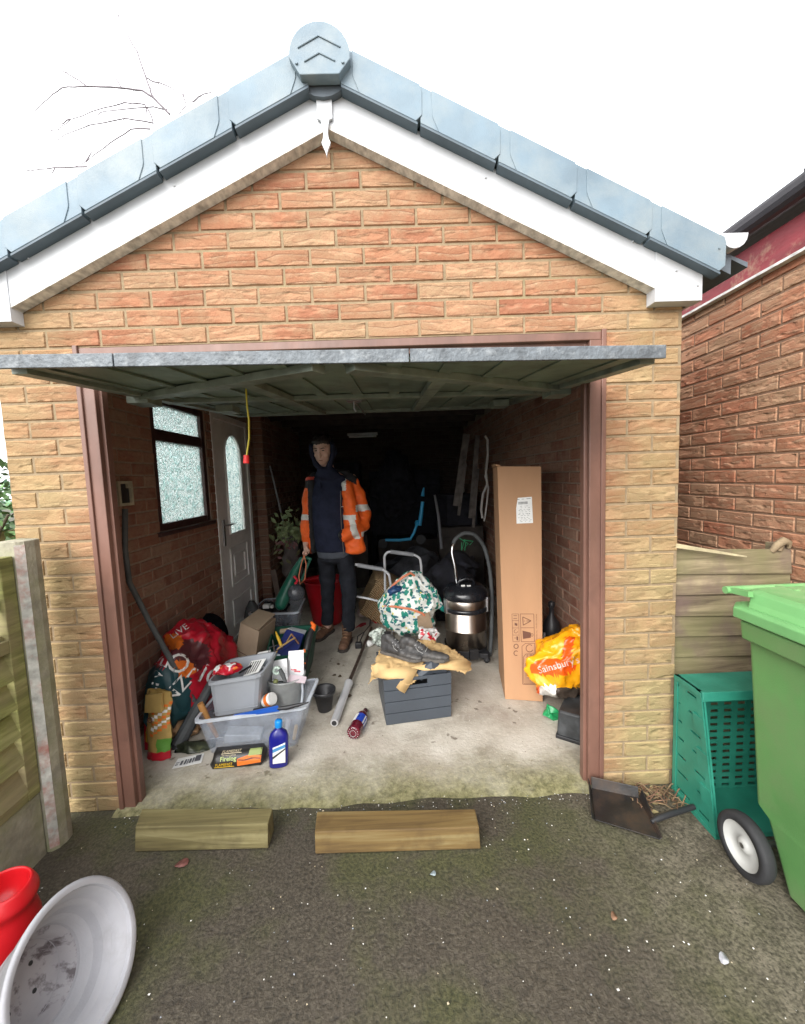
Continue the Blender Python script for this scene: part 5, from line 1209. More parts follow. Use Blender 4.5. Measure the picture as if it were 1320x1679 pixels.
# knitted lace cloth between bag and shoes
g=ico(PX(625,1045,1.0),(.07,.05,.06),4); g.disp(lambda p:crumple(crumple(p,.04,16,3),.02,45,5)); tag(g.build('lacy_cloth',M('grey_white_knit',(.42,.46,.42),.8,.4,35,.004,40,dirt=(.10,.14,.11),dscale=22,damt=.45)),'crumpled grey and white cloth behind the left shoe','cloth')
g=ico(PX(703,1040,1.0),(.09,.06,.05),4); g.disp(lambda p:crumple(crumple(p,.04,14,8),.015,40,5)); g.paint(lambda c:1 if noise.noise(c*24)>.2 else 0); tag(g.build('red_white_wrapper',[flatmat('white_wrap',(.62,.6,.58)),m_redf]),'red and white wrapper crumpled beside the toe of the front shoe','wrapper')
g=G(); a=PX(690,1030,1.05); g.hexa([(.36,1.0,FZ),(.50,.98,FZ),(.47,1.30,FZ),(.36,1.32,FZ),(.34,1.02,.30),(.46,1.0,.28),(.43,1.30,.45),(.33,1.32,.46)]); tag(g.build('wedge_board',M('tan_board',(.28,.20,.13),.8,.15,9),bevel=.003),'tan board leaning between the patterned bag and the vacuum cleaner','board')
# ---- big cardboard carton with printing
bx_=thing('tall_cardboard_carton','tall narrow brown cardboard carton standing upright with symbols printed low on its face','cardboard box',(.98,.9,FZ))
q=[Vector((.868,.740,FZ)),Vector((1.100,.690,FZ)),Vector((1.16,1.07,FZ)),Vector((.925,1.12,FZ))]
tp_=[Vector((.842,.742,1.541)),Vector((1.100,.690,1.530)),Vector((1.15,1.07,1.53)),Vector((.905,1.12,1.54))]
g=G(); g.hexa(q+tp_); g.build('carton',m_card,bx_,bevel=.004,seg=2)
g=G(); g.hexa([tp_[0]+V((-.004,.004,.001)),tp_[0]+V((.02,0,.002)),tp_[3]+V((.03,-.01,.002)),tp_[3]+V((-.006,-.01,.001)),tp_[0]+V((-.012,.004,.014)),tp_[0]+V((.02,0,.006)),tp_[3]+V((.03,-.01,.006)),tp_[3]+V((-.014,-.01,.016))]); g.build('flap',m_card,bx_)
e1=(tp_[1]-tp_[0]).normalized(); 
nf=V((e1.y,-e1.x,0)).normalized(); 
def cf(u,v,off=.0015):
    # point on the front face plane
    P0,P1,P2=q[0],q[1],tp_[1]; n=(P1-P0).cross(P2-P0).normalized(); d=fw+rx*((u-660)/FPX)-ux*((v-840)/FPX); t_=(P0-CAM).dot(n)/d.dot(n)
    if n.dot(CAM-P0)<0: n=-n
    return CAM+d*t_+n*off
lab=G(); lab.add([cf(846,817),cf(872,815),cf(874,858),cf(847,859)],[(0,1,2,3)]); lb=lab.build('shipping_label',m_wht,bx_)
g=G(); LB=[cf(847,859,.003),cf(874,858,.003),cf(872,815,.003),cf(846,817,.003)]
rd2=random.Random(6)
def rr(s0,s1,t0,t1): g.add([bil(LB,a,b_) for a,b_ in ((s0,t0),(s1,t0),(s1,t1),(s0,t1))],[(0,1,2,3)])
rr(.06,.22,.925,.945); rr(.36,.50,.93,.945); rr(.66,.92,.93,.95)
for k in range(26): s=.14+k*.023; rr(s,s+rd2.choice((.008,.014)),.74,.84)
for z in (.66,.60,.53,.50,.44,.37,.35,.30,.22,.17,.12,.07):
    s=.1+rd2.random()*.2
    while s<.9:
        l_=rd2.uniform(.04,.14); rr(s,min(.93,s+l_),z,z+.012); s+=l_+rd2.uniform(.03,.2)
g.build('label_print',flatmat('label_ink',(.16,.16,.16)),lb)
# printed symbols: plane frame on the carton face; text runs vertically
g=G()
def ln(u0,v0,u1,v1,w_=.0022): 
    a=cf(u0,v0);b_=cf(u1,v1); d=(b_-a).normalized(); s_=d.cross(nf).normalized()*w_/2; g.add([a-s_,b_-s_,b_+s_,a+s_],[(0,1,2,3)])
def pl(pts,w_=.0022,close=True):
    for i in range(len(pts) if close else len(pts)-1): ln(*pts[i],*pts[(i+1)%len(pts)],w_)
Sx=70/871; 
def zc(x,y): return (835+x*Sx,995+y*Sx)
def zp(*a): return [zc(x,y) for x,y in a]
pl(zp((55,150),(190,150),(205,715),(75,715)))
for y in (285,435,580): pl([zc(60+(y-150)*.03,y),zc(192+(y-150)*.02,y)],close=False)
pl(zp((225,150),(500,150),(515,715),(245,715)),.0028); pl([zc(232,432),zc(512,432)],.0028,False)
pl(zp((275,210),(445,290),(285,380)),.0045); pl([zc(350,293),zc(415,293)],.004,False); pl([zc(305,293),zc(322,293)],.004,False)
g.add([cf(*zc(*p)) for p in ((270,490),(440,530),(440,635),(280,660))],[(0,1,2,3)])
pl([zc(465+22*math.cos(a),578+30*math.sin(a)) for a in [i*.63 for i in range(10)]],.003)
pl(zp((260,810),(330,750),(520,750),(540,1585),(275,1585)),.0028); pl(zp((290,1030),(340,965),(495,965),(510,1575),(300,1575)),.0026)
pl([zc(415+72*math.cos(a),850+75*math.sin(a)) for a in [i*.42 for i in range(1,14)]],.004,False)
pl([zc(140+45*math.cos(a),810+45*math.sin(a)) for a in [i*.63 for i in range(10)]],.005); pl([zc(140+45*math.cos(a),950+48*math.sin(a)) for a in [i*.5 for i in range(2,12)]],.005,False)
for y0 in (185,240): pl([zc(85,y0),zc(160,y0)],.0035,False)
g.add([cf(*zc(*p)) for p in ((110,330),(165,345),(165,395),(110,380))],[(0,1,2,3)]); pl([zc(135+35*math.cos(a),505+35*math.sin(a)) for a in [i*.6 for i in range(9)]],.003,False); g.add([cf(*zc(*p)) for p in ((150,600),(180,615),(180,695),(150,680))],[(0,1,2,3)]); pl([zc(100,640),zc(150,640)],.003,False)
for k in range(12):
    y=1345+k*19; pl([zc(320,y),zc(490,y)],.0014,False)
g.build('printed_symbols',m_ink,bx_)
g=G()
def vtext(tx,size,x,y):
    o=cf(*zc(x,y)); ax=(cf(*zc(x,y+50))-o).normalized(); ay=nf.cross(ax); ay=-ay if ay.dot(cf(*zc(x+50,y))-o)<0 else ay
    g.text(tx,size,boxframe(o,ax,ay,ax.cross(ay)))
vtext('MAX 25 kg',.012,370,575) if False else None
vtext('HEAVY LOAD',.020,440,1150); vtext('HANDLE WITH CARE',.013,365,1150); vtext('IMPORTANT  KEEP DRY',.009,552,300); vtext('TWO PERSON LIFT',.009,560,600)
g.build('printed_lettering',m_ink,bx_)
# ---- orange carrier bag
ob_=thing('carrier_bag','bright orange and yellow carrier bag slumped on the black case by the right jamb','bag',(1.17,.48,.16))
pts=dict(tip=PX(868,1128,.48),top=PX(957,1020,.5))
o0=Vector((1.17,.56,.35)); g=ico(o0,(.195,.15,.235),5)
def ob_s(p):
    q=p-o0; k=q.z/.24
    q.x=q.x*(1-.55*max(0,k))+.10*max(0,k)-.04*max(0,-k)
    r_=crumple(o0+q,.05,8,12); r_=crumple(r_,.014,30,3); r_.x=min(r_.x,1.35); r_.z=max(r_.z,.155); return r_
g.disp(ob_s)
def op(c):
    d=c-CAM; D=d.dot(fw); u=660+FPX*d.dot(rx)/D; v=840-FPX*d.dot(ux)/D
    if (u-905)**2/38**2+(v-1095)**2/14**2<1 : return 1
    if abs((u-932)-(v-1060)*-.15)<8 and 1045<v<1095: return 1
    if v>1124+(u-900)*-.1 and u<912: return 2 if u>885 else 1
    if v>1128 and u>912: return 3
    return 0
g.paint(op); bo=g.bvh(); g.build('bag',[flatmat('orange_yellow_film',(.85,.36,.008),.3),flatmat('deep_orange_film',(.80,.10,.01),.3),flatmat('white_inner_film',(.70,.66,.62),.35),flatmat('dark_content',(.05,.035,.025),.6)],ob_)
vd=(o0-CAM).normalized(); rr_=vd.cross(Vector((0,0,1))).normalized(); uu_=rr_.cross(vd)
t_=camtext("Sainsbury's",.055,915,1092,.25,22); decal(t_,bo,vd,.003,1).build('lettering',flatmat('pinkish_print',(.75,.55,.50)),ob_)
# black case under it
cs=thing('battery_case','scuffed black plastic case on the floor under the orange bag','case',(1.15,.42,FZ))
g=G(); b0=[Vector((1.045,.335,FZ)),Vector((1.15,.262,FZ)),Vector((1.34,.42,FZ)),Vector((1.20,.56,FZ))]
t0=[p+Vector((-.0,0,.155))+(Vector((1.18,.42,0))-Vector((p.x,p.y,0)))*.10 for p in b0]; g.hexa(b0+t0); g.build('body',M('scuffed_black',(.03,.032,.034),.5,.3,14,.001,60,dirt=(.09,.095,.10),dscale=8,damt=.4),cs,bevel=.012,seg=3)
g=G(); c_=sum(b0,Vector())/4; g.hexa([c_+(p-c_)*1.05+Vector((0,0,.0)) for p in b0]+[c_+(p-c_)*1.05+Vector((0,0,.022)) for p in b0]); g.build('base_flange',m_black,cs,bevel=.004)
g=ico(PX(903,1168,.52),(.05,.04,.03),4); g.disp(lambda p:crumple(p,.035,22)); tag(g.build('green_bag',flatmat('green_film',(.02,.26,.09),.35)),'scrap of bright green bag under the tip of the orange carrier bag','bag')
# dark bottle / stick behind carton
ds=thing('black_canister','slim black canister standing in the dark gap right of the carton','canister',(1.26,1.0,FZ))
g=G(); g.lathe([(.06,0),(.065,.01),(.065,.35),(.05,.42),(.018,.47),(.016,.52),(.022,.53),(.022,.56),(.001,.57)],20,0,Matrix.Translation((1.27,.98,FZ))); g.build('body',m_black,ds)
g=G(); g.tube([(1.205,.97,.10),(1.20,.95,.24),(1.20,.93,.38)],[.004,.005,.009],6); g.build('straw_pipe',flatmat('grey_strip',(.30,.27,.28)),ds)
# ---- vacuum cleaner
m_ss=M('stainless_steel',(.46,.40,.35),.3,.08,3,metal=1.); m_glb=M('gloss_black_plastic',(.012,.013,.016),.22,.2,8)
vc=thing('vacuum_cleaner','stainless steel drum vacuum cleaner with black head, wheels and arched hose','vacuum cleaner',(.73,1.40,FZ))
vx,vy=.735,1.42; Mv=Matrix.Translation((vx,vy,FZ))
g=G(); g.lathe([(.155,.075),(.165,.08),(.165,.235),(.171,.24),(.171,.25),(.165,.255),(.165,.385),(.160,.39)],40,0,Mv); g.build('drum',m_ss,vc)
g=G(); g.lathe([(.165,.388),(.176,.392),(.176,.418),(.168,.424)],40,0,Mv,cap=False); g.lathe([(.167,.424),(.170,.44),(.170,.475),(.163,.49)],40,1,Mv,cap=False); g.build('clamp_ring',[m_glb,m_ss],vc)
g=G(); g.lathe([(.163,.487),(.178,.492),(.180,.52),(.172,.55),(.14,.585),(.10,.60),(.08,.605),(.001,.61)],40,0,Mv); 
hd=g.build('motor_head',m_glb,vc)
g=G(); g.tube([Mv@V(p) for p in ((-.07,-.05,.59),(-.055,-.06,.635),(.0,-.055,.655),(.055,-.045,.64),(.075,-.03,.59))],.014,10); g.build('handle',m_glb,hd)
g=G(); g.box((-.045,-.10,.60),(-.015,-.08,.612),0,Mv); g.box((.0,-.10,.60),(.03,-.085,.608),0,Mv); g.build('switch',m_wht,hd,bevel=.002)
for a in (200,340):
    g=G(); Ml=Mv@Matrix.Rotation(R(a),4,'Z'); g.box((.165,-.022,.38),(.186,.022,.50),0,Ml); g.build('latch',m_steel,vc,bevel=.004)
g=G(); 
vs=[]; Nn=40
for i in range(Nn):
    a=2*math.pi*i/Nn; k=max(0,math.cos(2*(a-R(250))*1.0)) ; r_=.165+.07*max(0,math.cos(4*(a-R(-50)))/1.)**2
    vs.append((r_*math.cos(a),r_*math.sin(a)))
g.prism(vs[::-1],'z',.045,.082,0,Mv); g.lathe([(.168,.08),(.170,.10),(.168,.10)],40,0,Mv,cap=False); 
g.build('dolly',m_black,vc,bevel=.006)
g=G(); g.box((-.035,-.205,.05),(.035,-.172,.125),0,Mv@Matrix.Rotation(R(8),4,'Z')); g.lathe([(.016,0),(.016,.004)],20,0,Mv@Matrix.Rotation(R(8),4,'Z')@Matrix.Translation((0,-.206,.095))@Matrix.Rotation(R(90),4,'X')); g.build('badge',m_black,vc,bevel=.004)
for a in (-50,40,130,220):
    g=G(); x,y=.205*math.cos(R(a)),.205*math.sin(R(a)); g.ball((x,y,.028),(.026,.026,.027),12,0,Mv); g.build('castor',m_blackr,vc)
# arched hose
g=G(); H=[PX(752,990,1.5),PX(746,930,1.52),PX(740,905,1.54),PX(745,885,1.55),PX(760,874,1.56),PX(778,876,1.56),PX(794,895,1.55),PX(803,930,1.52),PX(807,975,1.48),PX(806,1040,1.42),PX(802,1090,1.38),PX(795,1108,1.36)]
Q=[]
for i in range(len(H)-1):
    for k in range(6): Q.append(H[i].lerp(H[i+1],k/6))
for _ in range(3): Q=[Q[0]]+[(Q[i-1]+Q[i]*2+Q[i+1])/4 for i in range(1,len(Q)-1)]+[Q[-1]]
n0=16
g.tube(Q[n0:],[.0155+.0015*(i%2) for i in range(len(Q)-n0)],10); g.build('hose',m_grout,vc)
g=G(); g.tube(Q[:n0+1],[.012]*n0+[.018],12); g.build('chrome_wand',m_chrome,vc)
# ---- dark clutter at the back
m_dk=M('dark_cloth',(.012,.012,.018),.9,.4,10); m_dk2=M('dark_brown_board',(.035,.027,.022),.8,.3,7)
def junk(name,label,cat,a,b_,rot=0,mat=None,cr=.0,bev=.01):
    c=(Vector(a)+Vector(b_))/2; h=(Vector(b_)-Vector(a))/2; g=G(Matrix.Translation(c)@Matrix.Rotation(R(rot),4,'Z')); g.box(tuple(-h),tuple(h))
    # lid line and handle recess so it reads as a lidded box
    g.box((-h.x-.004,-h.y-.004,h.z*.62),(h.x+.004,h.y+.004,h.z*.70)); g.box((-h.x*.3,-h.y-.008,h.z*.2),(h.x*.3,-h.y-.001,h.z*.34))
    return tag(g.build(name,mat or m_dk2,bevel=bev),label,cat)
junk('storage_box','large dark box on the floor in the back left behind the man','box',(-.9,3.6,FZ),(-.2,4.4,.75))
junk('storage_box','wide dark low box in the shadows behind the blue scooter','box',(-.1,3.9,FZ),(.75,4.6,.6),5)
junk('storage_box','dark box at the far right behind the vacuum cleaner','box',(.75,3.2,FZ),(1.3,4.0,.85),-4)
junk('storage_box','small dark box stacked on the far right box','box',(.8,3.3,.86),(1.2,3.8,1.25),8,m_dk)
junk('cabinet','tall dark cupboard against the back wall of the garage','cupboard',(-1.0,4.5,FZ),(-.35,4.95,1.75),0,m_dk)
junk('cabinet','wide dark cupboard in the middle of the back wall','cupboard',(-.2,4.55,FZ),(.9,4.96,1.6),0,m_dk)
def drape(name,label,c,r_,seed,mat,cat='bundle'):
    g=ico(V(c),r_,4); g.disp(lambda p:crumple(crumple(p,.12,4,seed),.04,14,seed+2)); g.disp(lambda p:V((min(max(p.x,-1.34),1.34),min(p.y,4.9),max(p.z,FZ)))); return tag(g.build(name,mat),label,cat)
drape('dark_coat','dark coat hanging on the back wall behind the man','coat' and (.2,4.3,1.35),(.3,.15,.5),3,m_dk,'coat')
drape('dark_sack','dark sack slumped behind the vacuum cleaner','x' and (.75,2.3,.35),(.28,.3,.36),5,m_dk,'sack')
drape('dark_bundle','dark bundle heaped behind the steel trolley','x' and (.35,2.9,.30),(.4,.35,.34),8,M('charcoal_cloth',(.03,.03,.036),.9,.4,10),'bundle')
# strip light on rear beam
sl_=thing('strip_light','unlit grey strip light fixed to the beam at the back of the garage','light',(-.27,4.5,2.14)); g=G(); g.box((-.50,4.46,2.15),(-.04,4.54,2.19)); g.build('housing',M('dull_white',(.5,.5,.5),.5),sl_,bevel=.004); g=G(); g.tube([(-.48,4.5,2.135),(-.06,4.5,2.135)],.013); g.build('tube',m_wht,sl_)
# boards on the right wall
for k,(u0,v0,u1,v1,y,w_,lbl) in enumerate(((765,712,748,830,2.5,.07,'dark weathered plank hanging behind the carton, left one'),(783,714,772,850,2.6,.05,'narrow dark plank hanging behind the carton, right one'))):
    g=G(); a=PX(u0,v0,y);b_=PX(u1,v1,y); g.bar(a,b_,w_,.02,(0,1,0)); g.bar(a.lerp(b_,.4)+V((.03,-.02,0)),b_+V((.02,-.02,-.1)),.03,.015,(0,1,0)); tag(g.build('plank',M('grey_brown_plank',(.11,.095,.085),.85,.3,12)),lbl,'plank')
g=G(); g.tube([PX(u,v,2.1) for u,v in ((795,715),(800,722),(800,745),(797,775),(799,795),(792,810),(789,835),(791,850))],.012,8); g.tube([PX(u,v,2.1) for u,v in ((795,780),(801,800),(798,830),(794,855))],.009,8)
tag(g.build('pipe_coil',flatmat('off_white_pipe',(.42,.40,.38))),'off-white bent pipe hanging on the wall just left of the carton top','pipe')
# scooter
scq=thing('scooter','blue child scooter in the dark at the back','scooter',(.3,3.0,.5)); m_sb=flatmat('sky_blue_plastic',(.02,.30,.55),.35)
def lp_(pts,y): return [PX(u,v,y) for u,v in pts]
g=G(); P=lp_([(632,886),(655,886),(673,884),(679,874),(684,858)],3.0); g.tube(P,[.018,.018,.020,.017,.015],8); g.ball(P[-1],(.03,.03,.035),10); g.build('deck',m_sb,scq)
g=G(); P=lp_([(688,862),(691,840),(693,823)],3.0); g.tube(P,[.024,.022,.020],8); g.tube(lp_([(693,814),(695,800)],3.0),[.022,.008],8); g.build('stem',m_sb,scq)
g=G(); g.lathe([(.05,-.012),(.06,-.01),(.06,.01),(.05,.012)],20,0,Matrix.Translation(PX(628,892,3.0))@Matrix.Rotation(R(90),4,'X')); g.build('wheel',m_blackr,scq)
g=G(); g.lathe([(.05,-.012),(.06,-.01),(.06,.01),(.05,.012)],20,0,Matrix.Translation(PX(690,885,3.0))@Matrix.Rotation(R(90),4,'X')); g.build('wheel',m_blackr,scq)
g=G(); g.tube(lp_([(713,812),(719,845),(724,900)],2.9),[.014,.018,.018],8); tag(g.build('grey_tube',flatmat('mid_grey_tube',(.14,.14,.15))),'upright grey tube in the shadows right of the blue scooter','tube')
g=G()
for pl_ in ([(752,882),(768,892),(757,903),(762,885)],[(757,890),(757,902)],[(760,886),(776,888),(770,894)],[(762,903),(764,890)]): g.tube(lp_(pl_,2.0),.004,5)
tag(g.build('green_hanger',flatmat('green_wire',(.03,.32,.13))),'tangle of green plastic-coated wire inside the hose arch','wire')
# trolley
m_al=M('white_grey_tube_paint',(.62,.63,.65),.3,.05,6); m_gf=M('grey_foam_grip',(.30,.31,.33),.6,.1,12)
ty=thing('folding_trolley','folding trolley with white tube handles and grey grips behind the patterned bag','trolley',(.2,1.95,FZ))
def arch(pts,y,r_=.0115):
    P=lp_(pts,y); Q=[]
    for i in range(len(P)-1):
        for k in range(5): Q.append(P[i].lerp(P[i+1],k/5))
    Q.append(P[-1])
    for _ in range(2): Q=[Q[0]]+[(Q[i-1]+Q[i]*2+Q[i+1])/4 for i in range(1,len(Q)-1)]+[Q[-1]]
    g=G(); g.tube(Q,r_,10); return g
arch([(632,1000),(631,930),(630,912),(636,905),(655,906),(680,910),(689,916),(691,932),(692,1000)],1.95).build('rear_handle',m_al,ty)
g=G(); g.tube(lp_([(640,905),(678,910)],1.95),.019,12); g.build('grip',m_gf,ty)
arch([(582,926),(600,929),(628,934),(638,942),(641,960),(641,1010)],1.80).build('front_handle',m_al,ty)
g=G(); g.tube(lp_([(586,927),(627,934)],1.80),.019,12); g.build('grip',m_gf,ty)
arch([(580,978),(600,981),(624,987)],1.85,.010).build('cross_tube',m_al,ty)
g=G(); g.tube([(.12,1.80,FZ+.02),(.12,1.95,FZ+.02),(.42,1.95,FZ+.02),(.42,1.8,FZ+.02)],.011); g.build('base',m_al,ty)
# basket
m,t,b,tc=NT('wicker'); ob=tc.outputs['Object']; wv=t.nodes.new('ShaderNodeTexWave'); wv.inputs['Scale'].default_value=26; wv.inputs['Distortion'].default_value=3; wv.bands_direction='DIAGONAL'; t.links.new(ob,wv.inputs['Vector'])
t.links.new(ramp(t,wv.outputs['Fac'],[(.2,(.16,.09,.04)),(.6,(.36,.24,.12)),(.9,(.50,.36,.20))]),b.inputs['Base Color']); b.inputs['Roughness'].default_value=.8; bump(t,b,wv.outputs['Fac'],.006); m_wick=m
bk=thing('wicker_hamper','tilted straw-coloured wicker basket behind the man and the trolley','basket',(-.03,2.3,FZ))
Mw=Matrix.Translation((.02,2.32,.26))@Matrix.Rotation(R(34),4,'Y')@Matrix.Rotation(R(10),4,'Z')
g=G(); g.hexa([(-.15,-.13,-.22),(.15,-.13,-.22),(.15,.15,-.22),(-.15,.15,-.22),(-.19,-.17,.16),(.19,-.17,.16),(.19,.18,.16),(-.19,.18,.16)],0,Mw); g.build('body',m_wick,bk,bevel=.02,seg=3)
g=G(); loft(g,[[tuple(Mw@V(p)) for p in ring(z,-x,x,-y,y,.05)] for z,x,y in ((.162,.205,.185),(.19,.205,.185),(.235,.17,.15),(.255,.10,.09))],0,True); g.build('lid',m_wick,bk)
g=G(); 
for x in (-.12,-.04,.04,.12): g.bar(Mw@V((x*.8,-.134,-.21)),Mw@V((x,-.174,.155)),.012,.006,(0,1,0))
g.build('ribs',flatmat('cane',(.30,.17,.08)),bk)
# red tools on floor + plugs
rt=thing('red_tape_measure','red and white round tool on the floor by the basket','tool',tuple(Z0(596,1005,FZ))); g=G(); Mq=Matrix.Translation(Z0(594,1012,FZ)+V((0,0,.05)))@Matrix.Rotation(R(75),4,'X')@Matrix.Rotation(R(20),4,'Y')
g.lathe([(.02,-.02),(.048,-.02),(.05,-.015),(.05,.015),(.048,.02),(.02,.02)],24,0,Mq); g.build('ring',flatmat('grey_pink',(.42,.32,.32)),rt); g=G(); g.lathe([(.02,-.022),(.02,.024)],16,0,Mq); g.build('hub',m_redf,rt)
g=G(); g.tube([Z0(603,1008,.06),Z0(612,1014,.04),Z0(618,1020,.035)],[.012,.03,.02],8); g.disp(lambda p:crumple(p,.008,25)); tag(g.build('red_glove',flatmat('red_rubber',(.50,.01,.02))),'small shiny red item by the foot of the basket','tool')
g=G(); g.tube([Z0(600,1022,.03),Z0(592,1024,.03),Z0(583,1030,.03)],[.006,.012,.004],6); g.tube([Z0(600,1024,.03),Z0(590,1028,.025)],[.005,.01],6); tag(g.build('pliers',flatmat('dull_red',(.28,.02,.03))),'red-handled pliers on the floor near the end of the bar','pliers')
pg=thing('extension_plug','black plug and cable on the floor between the boots and the bar','plug',tuple(Z0(588,1060,FZ))); o_=Z0(588,1063,FZ); g=G(); g.box((o_.x-.028,o_.y-.02,FZ),(o_.x+.028,o_.y+.03,FZ+.05)); g.build('plug_body',m_black,pg,bevel=.006)
g=G()
for dx in (-.012,.012): g.tube([o_+V((dx,.01,.05)),Z0(590+dx*300,1044,.10),Z0(598,1036,.08),Z0(606,1026,.05),Z0(608,1012,.03),Z0(602,1008,FZ)],.005,6)
g.build('cable',m_black,pg)
g=ico(Z0(606,1056,.045),(.035,.04,.03),3); g.disp(lambda p:crumple(p,.01,22)); tag(g.build('white_scrap',m_wht),'small white scrap on the floor beside the bar','scrap')
# oil spots, small
# red tub bag behind man
rb=thing('red_bucket','tall bright red flexible tub on the floor behind the man','tub',(-.60,2.35,FZ)); g=G(); g.lathe([(.13,0),(.15,.02),(.215,.44),(.225,.45),(.225,.46),(.205,.455),(.14,.03),(.001,.025)],36,0,Matrix.Translation((-.55,2.32,FZ))); g.build('body',M('red_flexible_plastic',(.42,.006,.014),.4,.08,6),rb)
g=G(); g.tube([V((-.55+.22*math.cos(a),2.32+.22*math.sin(a),.455+FZ+.07*math.sin((a-R(200))*180/140))) for a in [R(200+14*i) for i in range(11)]],.010,8); g.build('handle',flatmat('red_handle',(.42,.006,.014)),rb)
# back-left clear tub
bt=thing('clear_tub','clear plastic tub of cables standing by the side door','storage tub',(-.95,2.0,FZ))
b4=[V((-1.11,1.82,FZ)),V((-.745,1.80,FZ)),V((-.80,2.12,FZ)),V((-1.14,2.14,FZ))]; r4=[PX(407,1004,1.75),PX(488,998,1.75)]; r4+=[r4[1]+V((-.04,.46,.0)),r4[0]+V((.0,.46,.0))]
for p in r4: p.z=.33
tubbox('b',bt,[m_clear,m_lip],b4,r4)
g=ico(V((-1.0,1.98,.22)),(.15,.13,.13),4); g.disp(lambda p:crumple(crumple(p,.06,10,1),.04,30,5)); tag(g.build('tangled_cables',m_black),'heap of black cables inside the clear tub by the side door','cables')
g=G(); g.box((-1.06,1.87,.335),(-1.0,1.92,.37)); g.box((-.99,1.87,.335),(-.965,1.90,.365)); tag(g.build('plug_pair',m_wht,bevel=.004),'white plugs on top of the cables in the clear tub by the side door','plug')
g=G(); g.lathe([(.035,0),(.035,.003)],20,0,Matrix.Translation((-.90,1.795,.16))@Matrix.Rotation(R(90),4,'X')); tag(g.build('round_sticker',flatmat('olive_yellow',(.36,.33,.10))),'round olive-yellow sticker on the front of the clear tub by the side door','sticker')
g=G(); g.lathe([(.06,0),(.065,.02),(.06,.10),(.03,.15),(.001,.17)],14,0,Matrix.Translation((-1.16,1.88,.25))); g.disp(lambda p:crumple(p,.02,16)); tag(g.build('grey_felt',m_grout),'grey felt bundle standing at the left end of the clear tub by the side door','bundle')
# leaf blower (held)
lb_=thing('leaf_blower','dark green garden blower with black round motor and orange-edged strap held by the man','leaf blower',(-.72,1.70,.45)); m_lg=M('bottle_green_plastic',(.012,.10,.065),.3,.1,7)
g=G(); 
bl=[(495,918,.026,1.70),(485,935,.036,1.70),(478,950,.044,1.70),(470,968,.054,1.69),(464,982,.060,1.68),(460,993,.050,1.66)]
for a_,b_ in zip(bl[:-1],bl[1:]):
    for k in range(8): t_=k/8; g.ball(PX(lerp(a_[0],b_[0],t_),lerp(a_[1],b_[1],t_),lerp(a_[3],b_[3],t_)),lerp(a_[2],b_[2],t_),14)
for k in range(9): t_=k/8; g.ball(PX(498+10*t_,918-3*math.sin(t_*3),1.70),.016,8)
for k in range(9): t_=k/8; g.ball(PX(509-14*t_,917+34*t_,1.70),.016,8)
g.remesh(.006,4).build('housing',m_lg,lb_)
c=PX(486,972,1.62); nn=(CAM-c+V((.6,0,0))).normalized(); g=G(); g.lathe([(.066,-.05),(.072,-.01),(.068,.01),(.05,.028),(.025,.036),(.001,.038)],28,0,Matrix.Translation(c)@nn.to_track_quat('Z','Y').to_matrix().to_4x4()); g.build('motor_cover',M('dark_grey_gloss',(.06,.065,.075),.25,.1,9),lb_)
g=G(); g.tube(lp_([(499,910),(494,925),(490,945),(492,958),(500,950),(502,925),(499,912)],1.63),.005,6); g.build('orange_strap',m_otrim,lb_)
g=G(); g.tube(lp_([(482,945),(488,952),(484,958)],1.64),.012,8); g.build('trigger',m_redf,lb_)
# plants / garden bundle in the back-left corner
rd=random.Random(17); gb2=thing('flower_bundle','dusty bundle of green and pinkish leafy netting in the back left corner','plant',(-.92,2.6,.3))
g=G()
for k in range(260):
    u=rd.gauss(474,11); v=rd.gauss(878,18); y=2.6+rd.uniform(-.12,.12); p=PX(u,v,y); s=rd.uniform(.02,.05); d=V((rd.gauss(0,1),rd.gauss(0,.6),rd.gauss(0,1))).normalized(); e=d.orthogonal().normalized()
    mi=0 if v<888 else (1 if rd.random()<.5 else 2); g.add([p-e*s*.5,p+d*s,p+e*s*.5,p-d*s],[(0,1,2,3)],mi)
g.build('leaves',[M('sage_leaf',(.20,.24,.11),.8,.3,20),M('dusty_pink',(.22,.10,.10),.8,.3,20),M('olive_leaf',(.13,.13,.06),.8,.3,20)],gb2)
g=ico(PX(480,925,2.62),(.10,.09,.42),4); g.disp(lambda p:crumple(p,.04,12,3)); g.disp(lambda p:V((p.x,p.y,max(p.z,FZ)))); g.build('wrapping',M('grey_brown_wrap',(.09,.075,.07),.8,.3,9),gb2)
g=G(); a=PX(443,765,2.9); b_=PX(463,850,2.85); g.tube([a,b_,b_+(b_-a)*1.35],.011,8); tag(g.build('broom_handle',M('grey_wood',(.22,.21,.21),.7)),'thin grey pole leaning in the back left corner','pole')
g=G(); g.bar(PX(448,935,2.75),PX(458,985,2.6),.06,.02,(0,1,0)); tag(g.build('plank',M('brown_offcut',(.14,.10,.08),.8)),'short brown offcut leaning below the leafy bundle','plank')
# pull cord of the garage door
cr_=thing('pull_cord','yellow pull cord with red end tag hanging from the garage door','cord',(-.47,.1,1.60))
g=G(); g.tube([(-.455,.10,1.93),(-.456,.10,1.85),(-.452,.10,1.78),(-.456,.10,1.70),(-.474,.10,1.615)],.0042,6); g.build('cord',flatmat('yellow_rope',(.62,.52,.05)),cr_)
g=G(); g.tube([(-.474,.10,1.622),(-.477,.10,1.585)],[.012,.014],10); g.build('tag',flatmat('red_tag',(.75,.03,.03)),cr_)
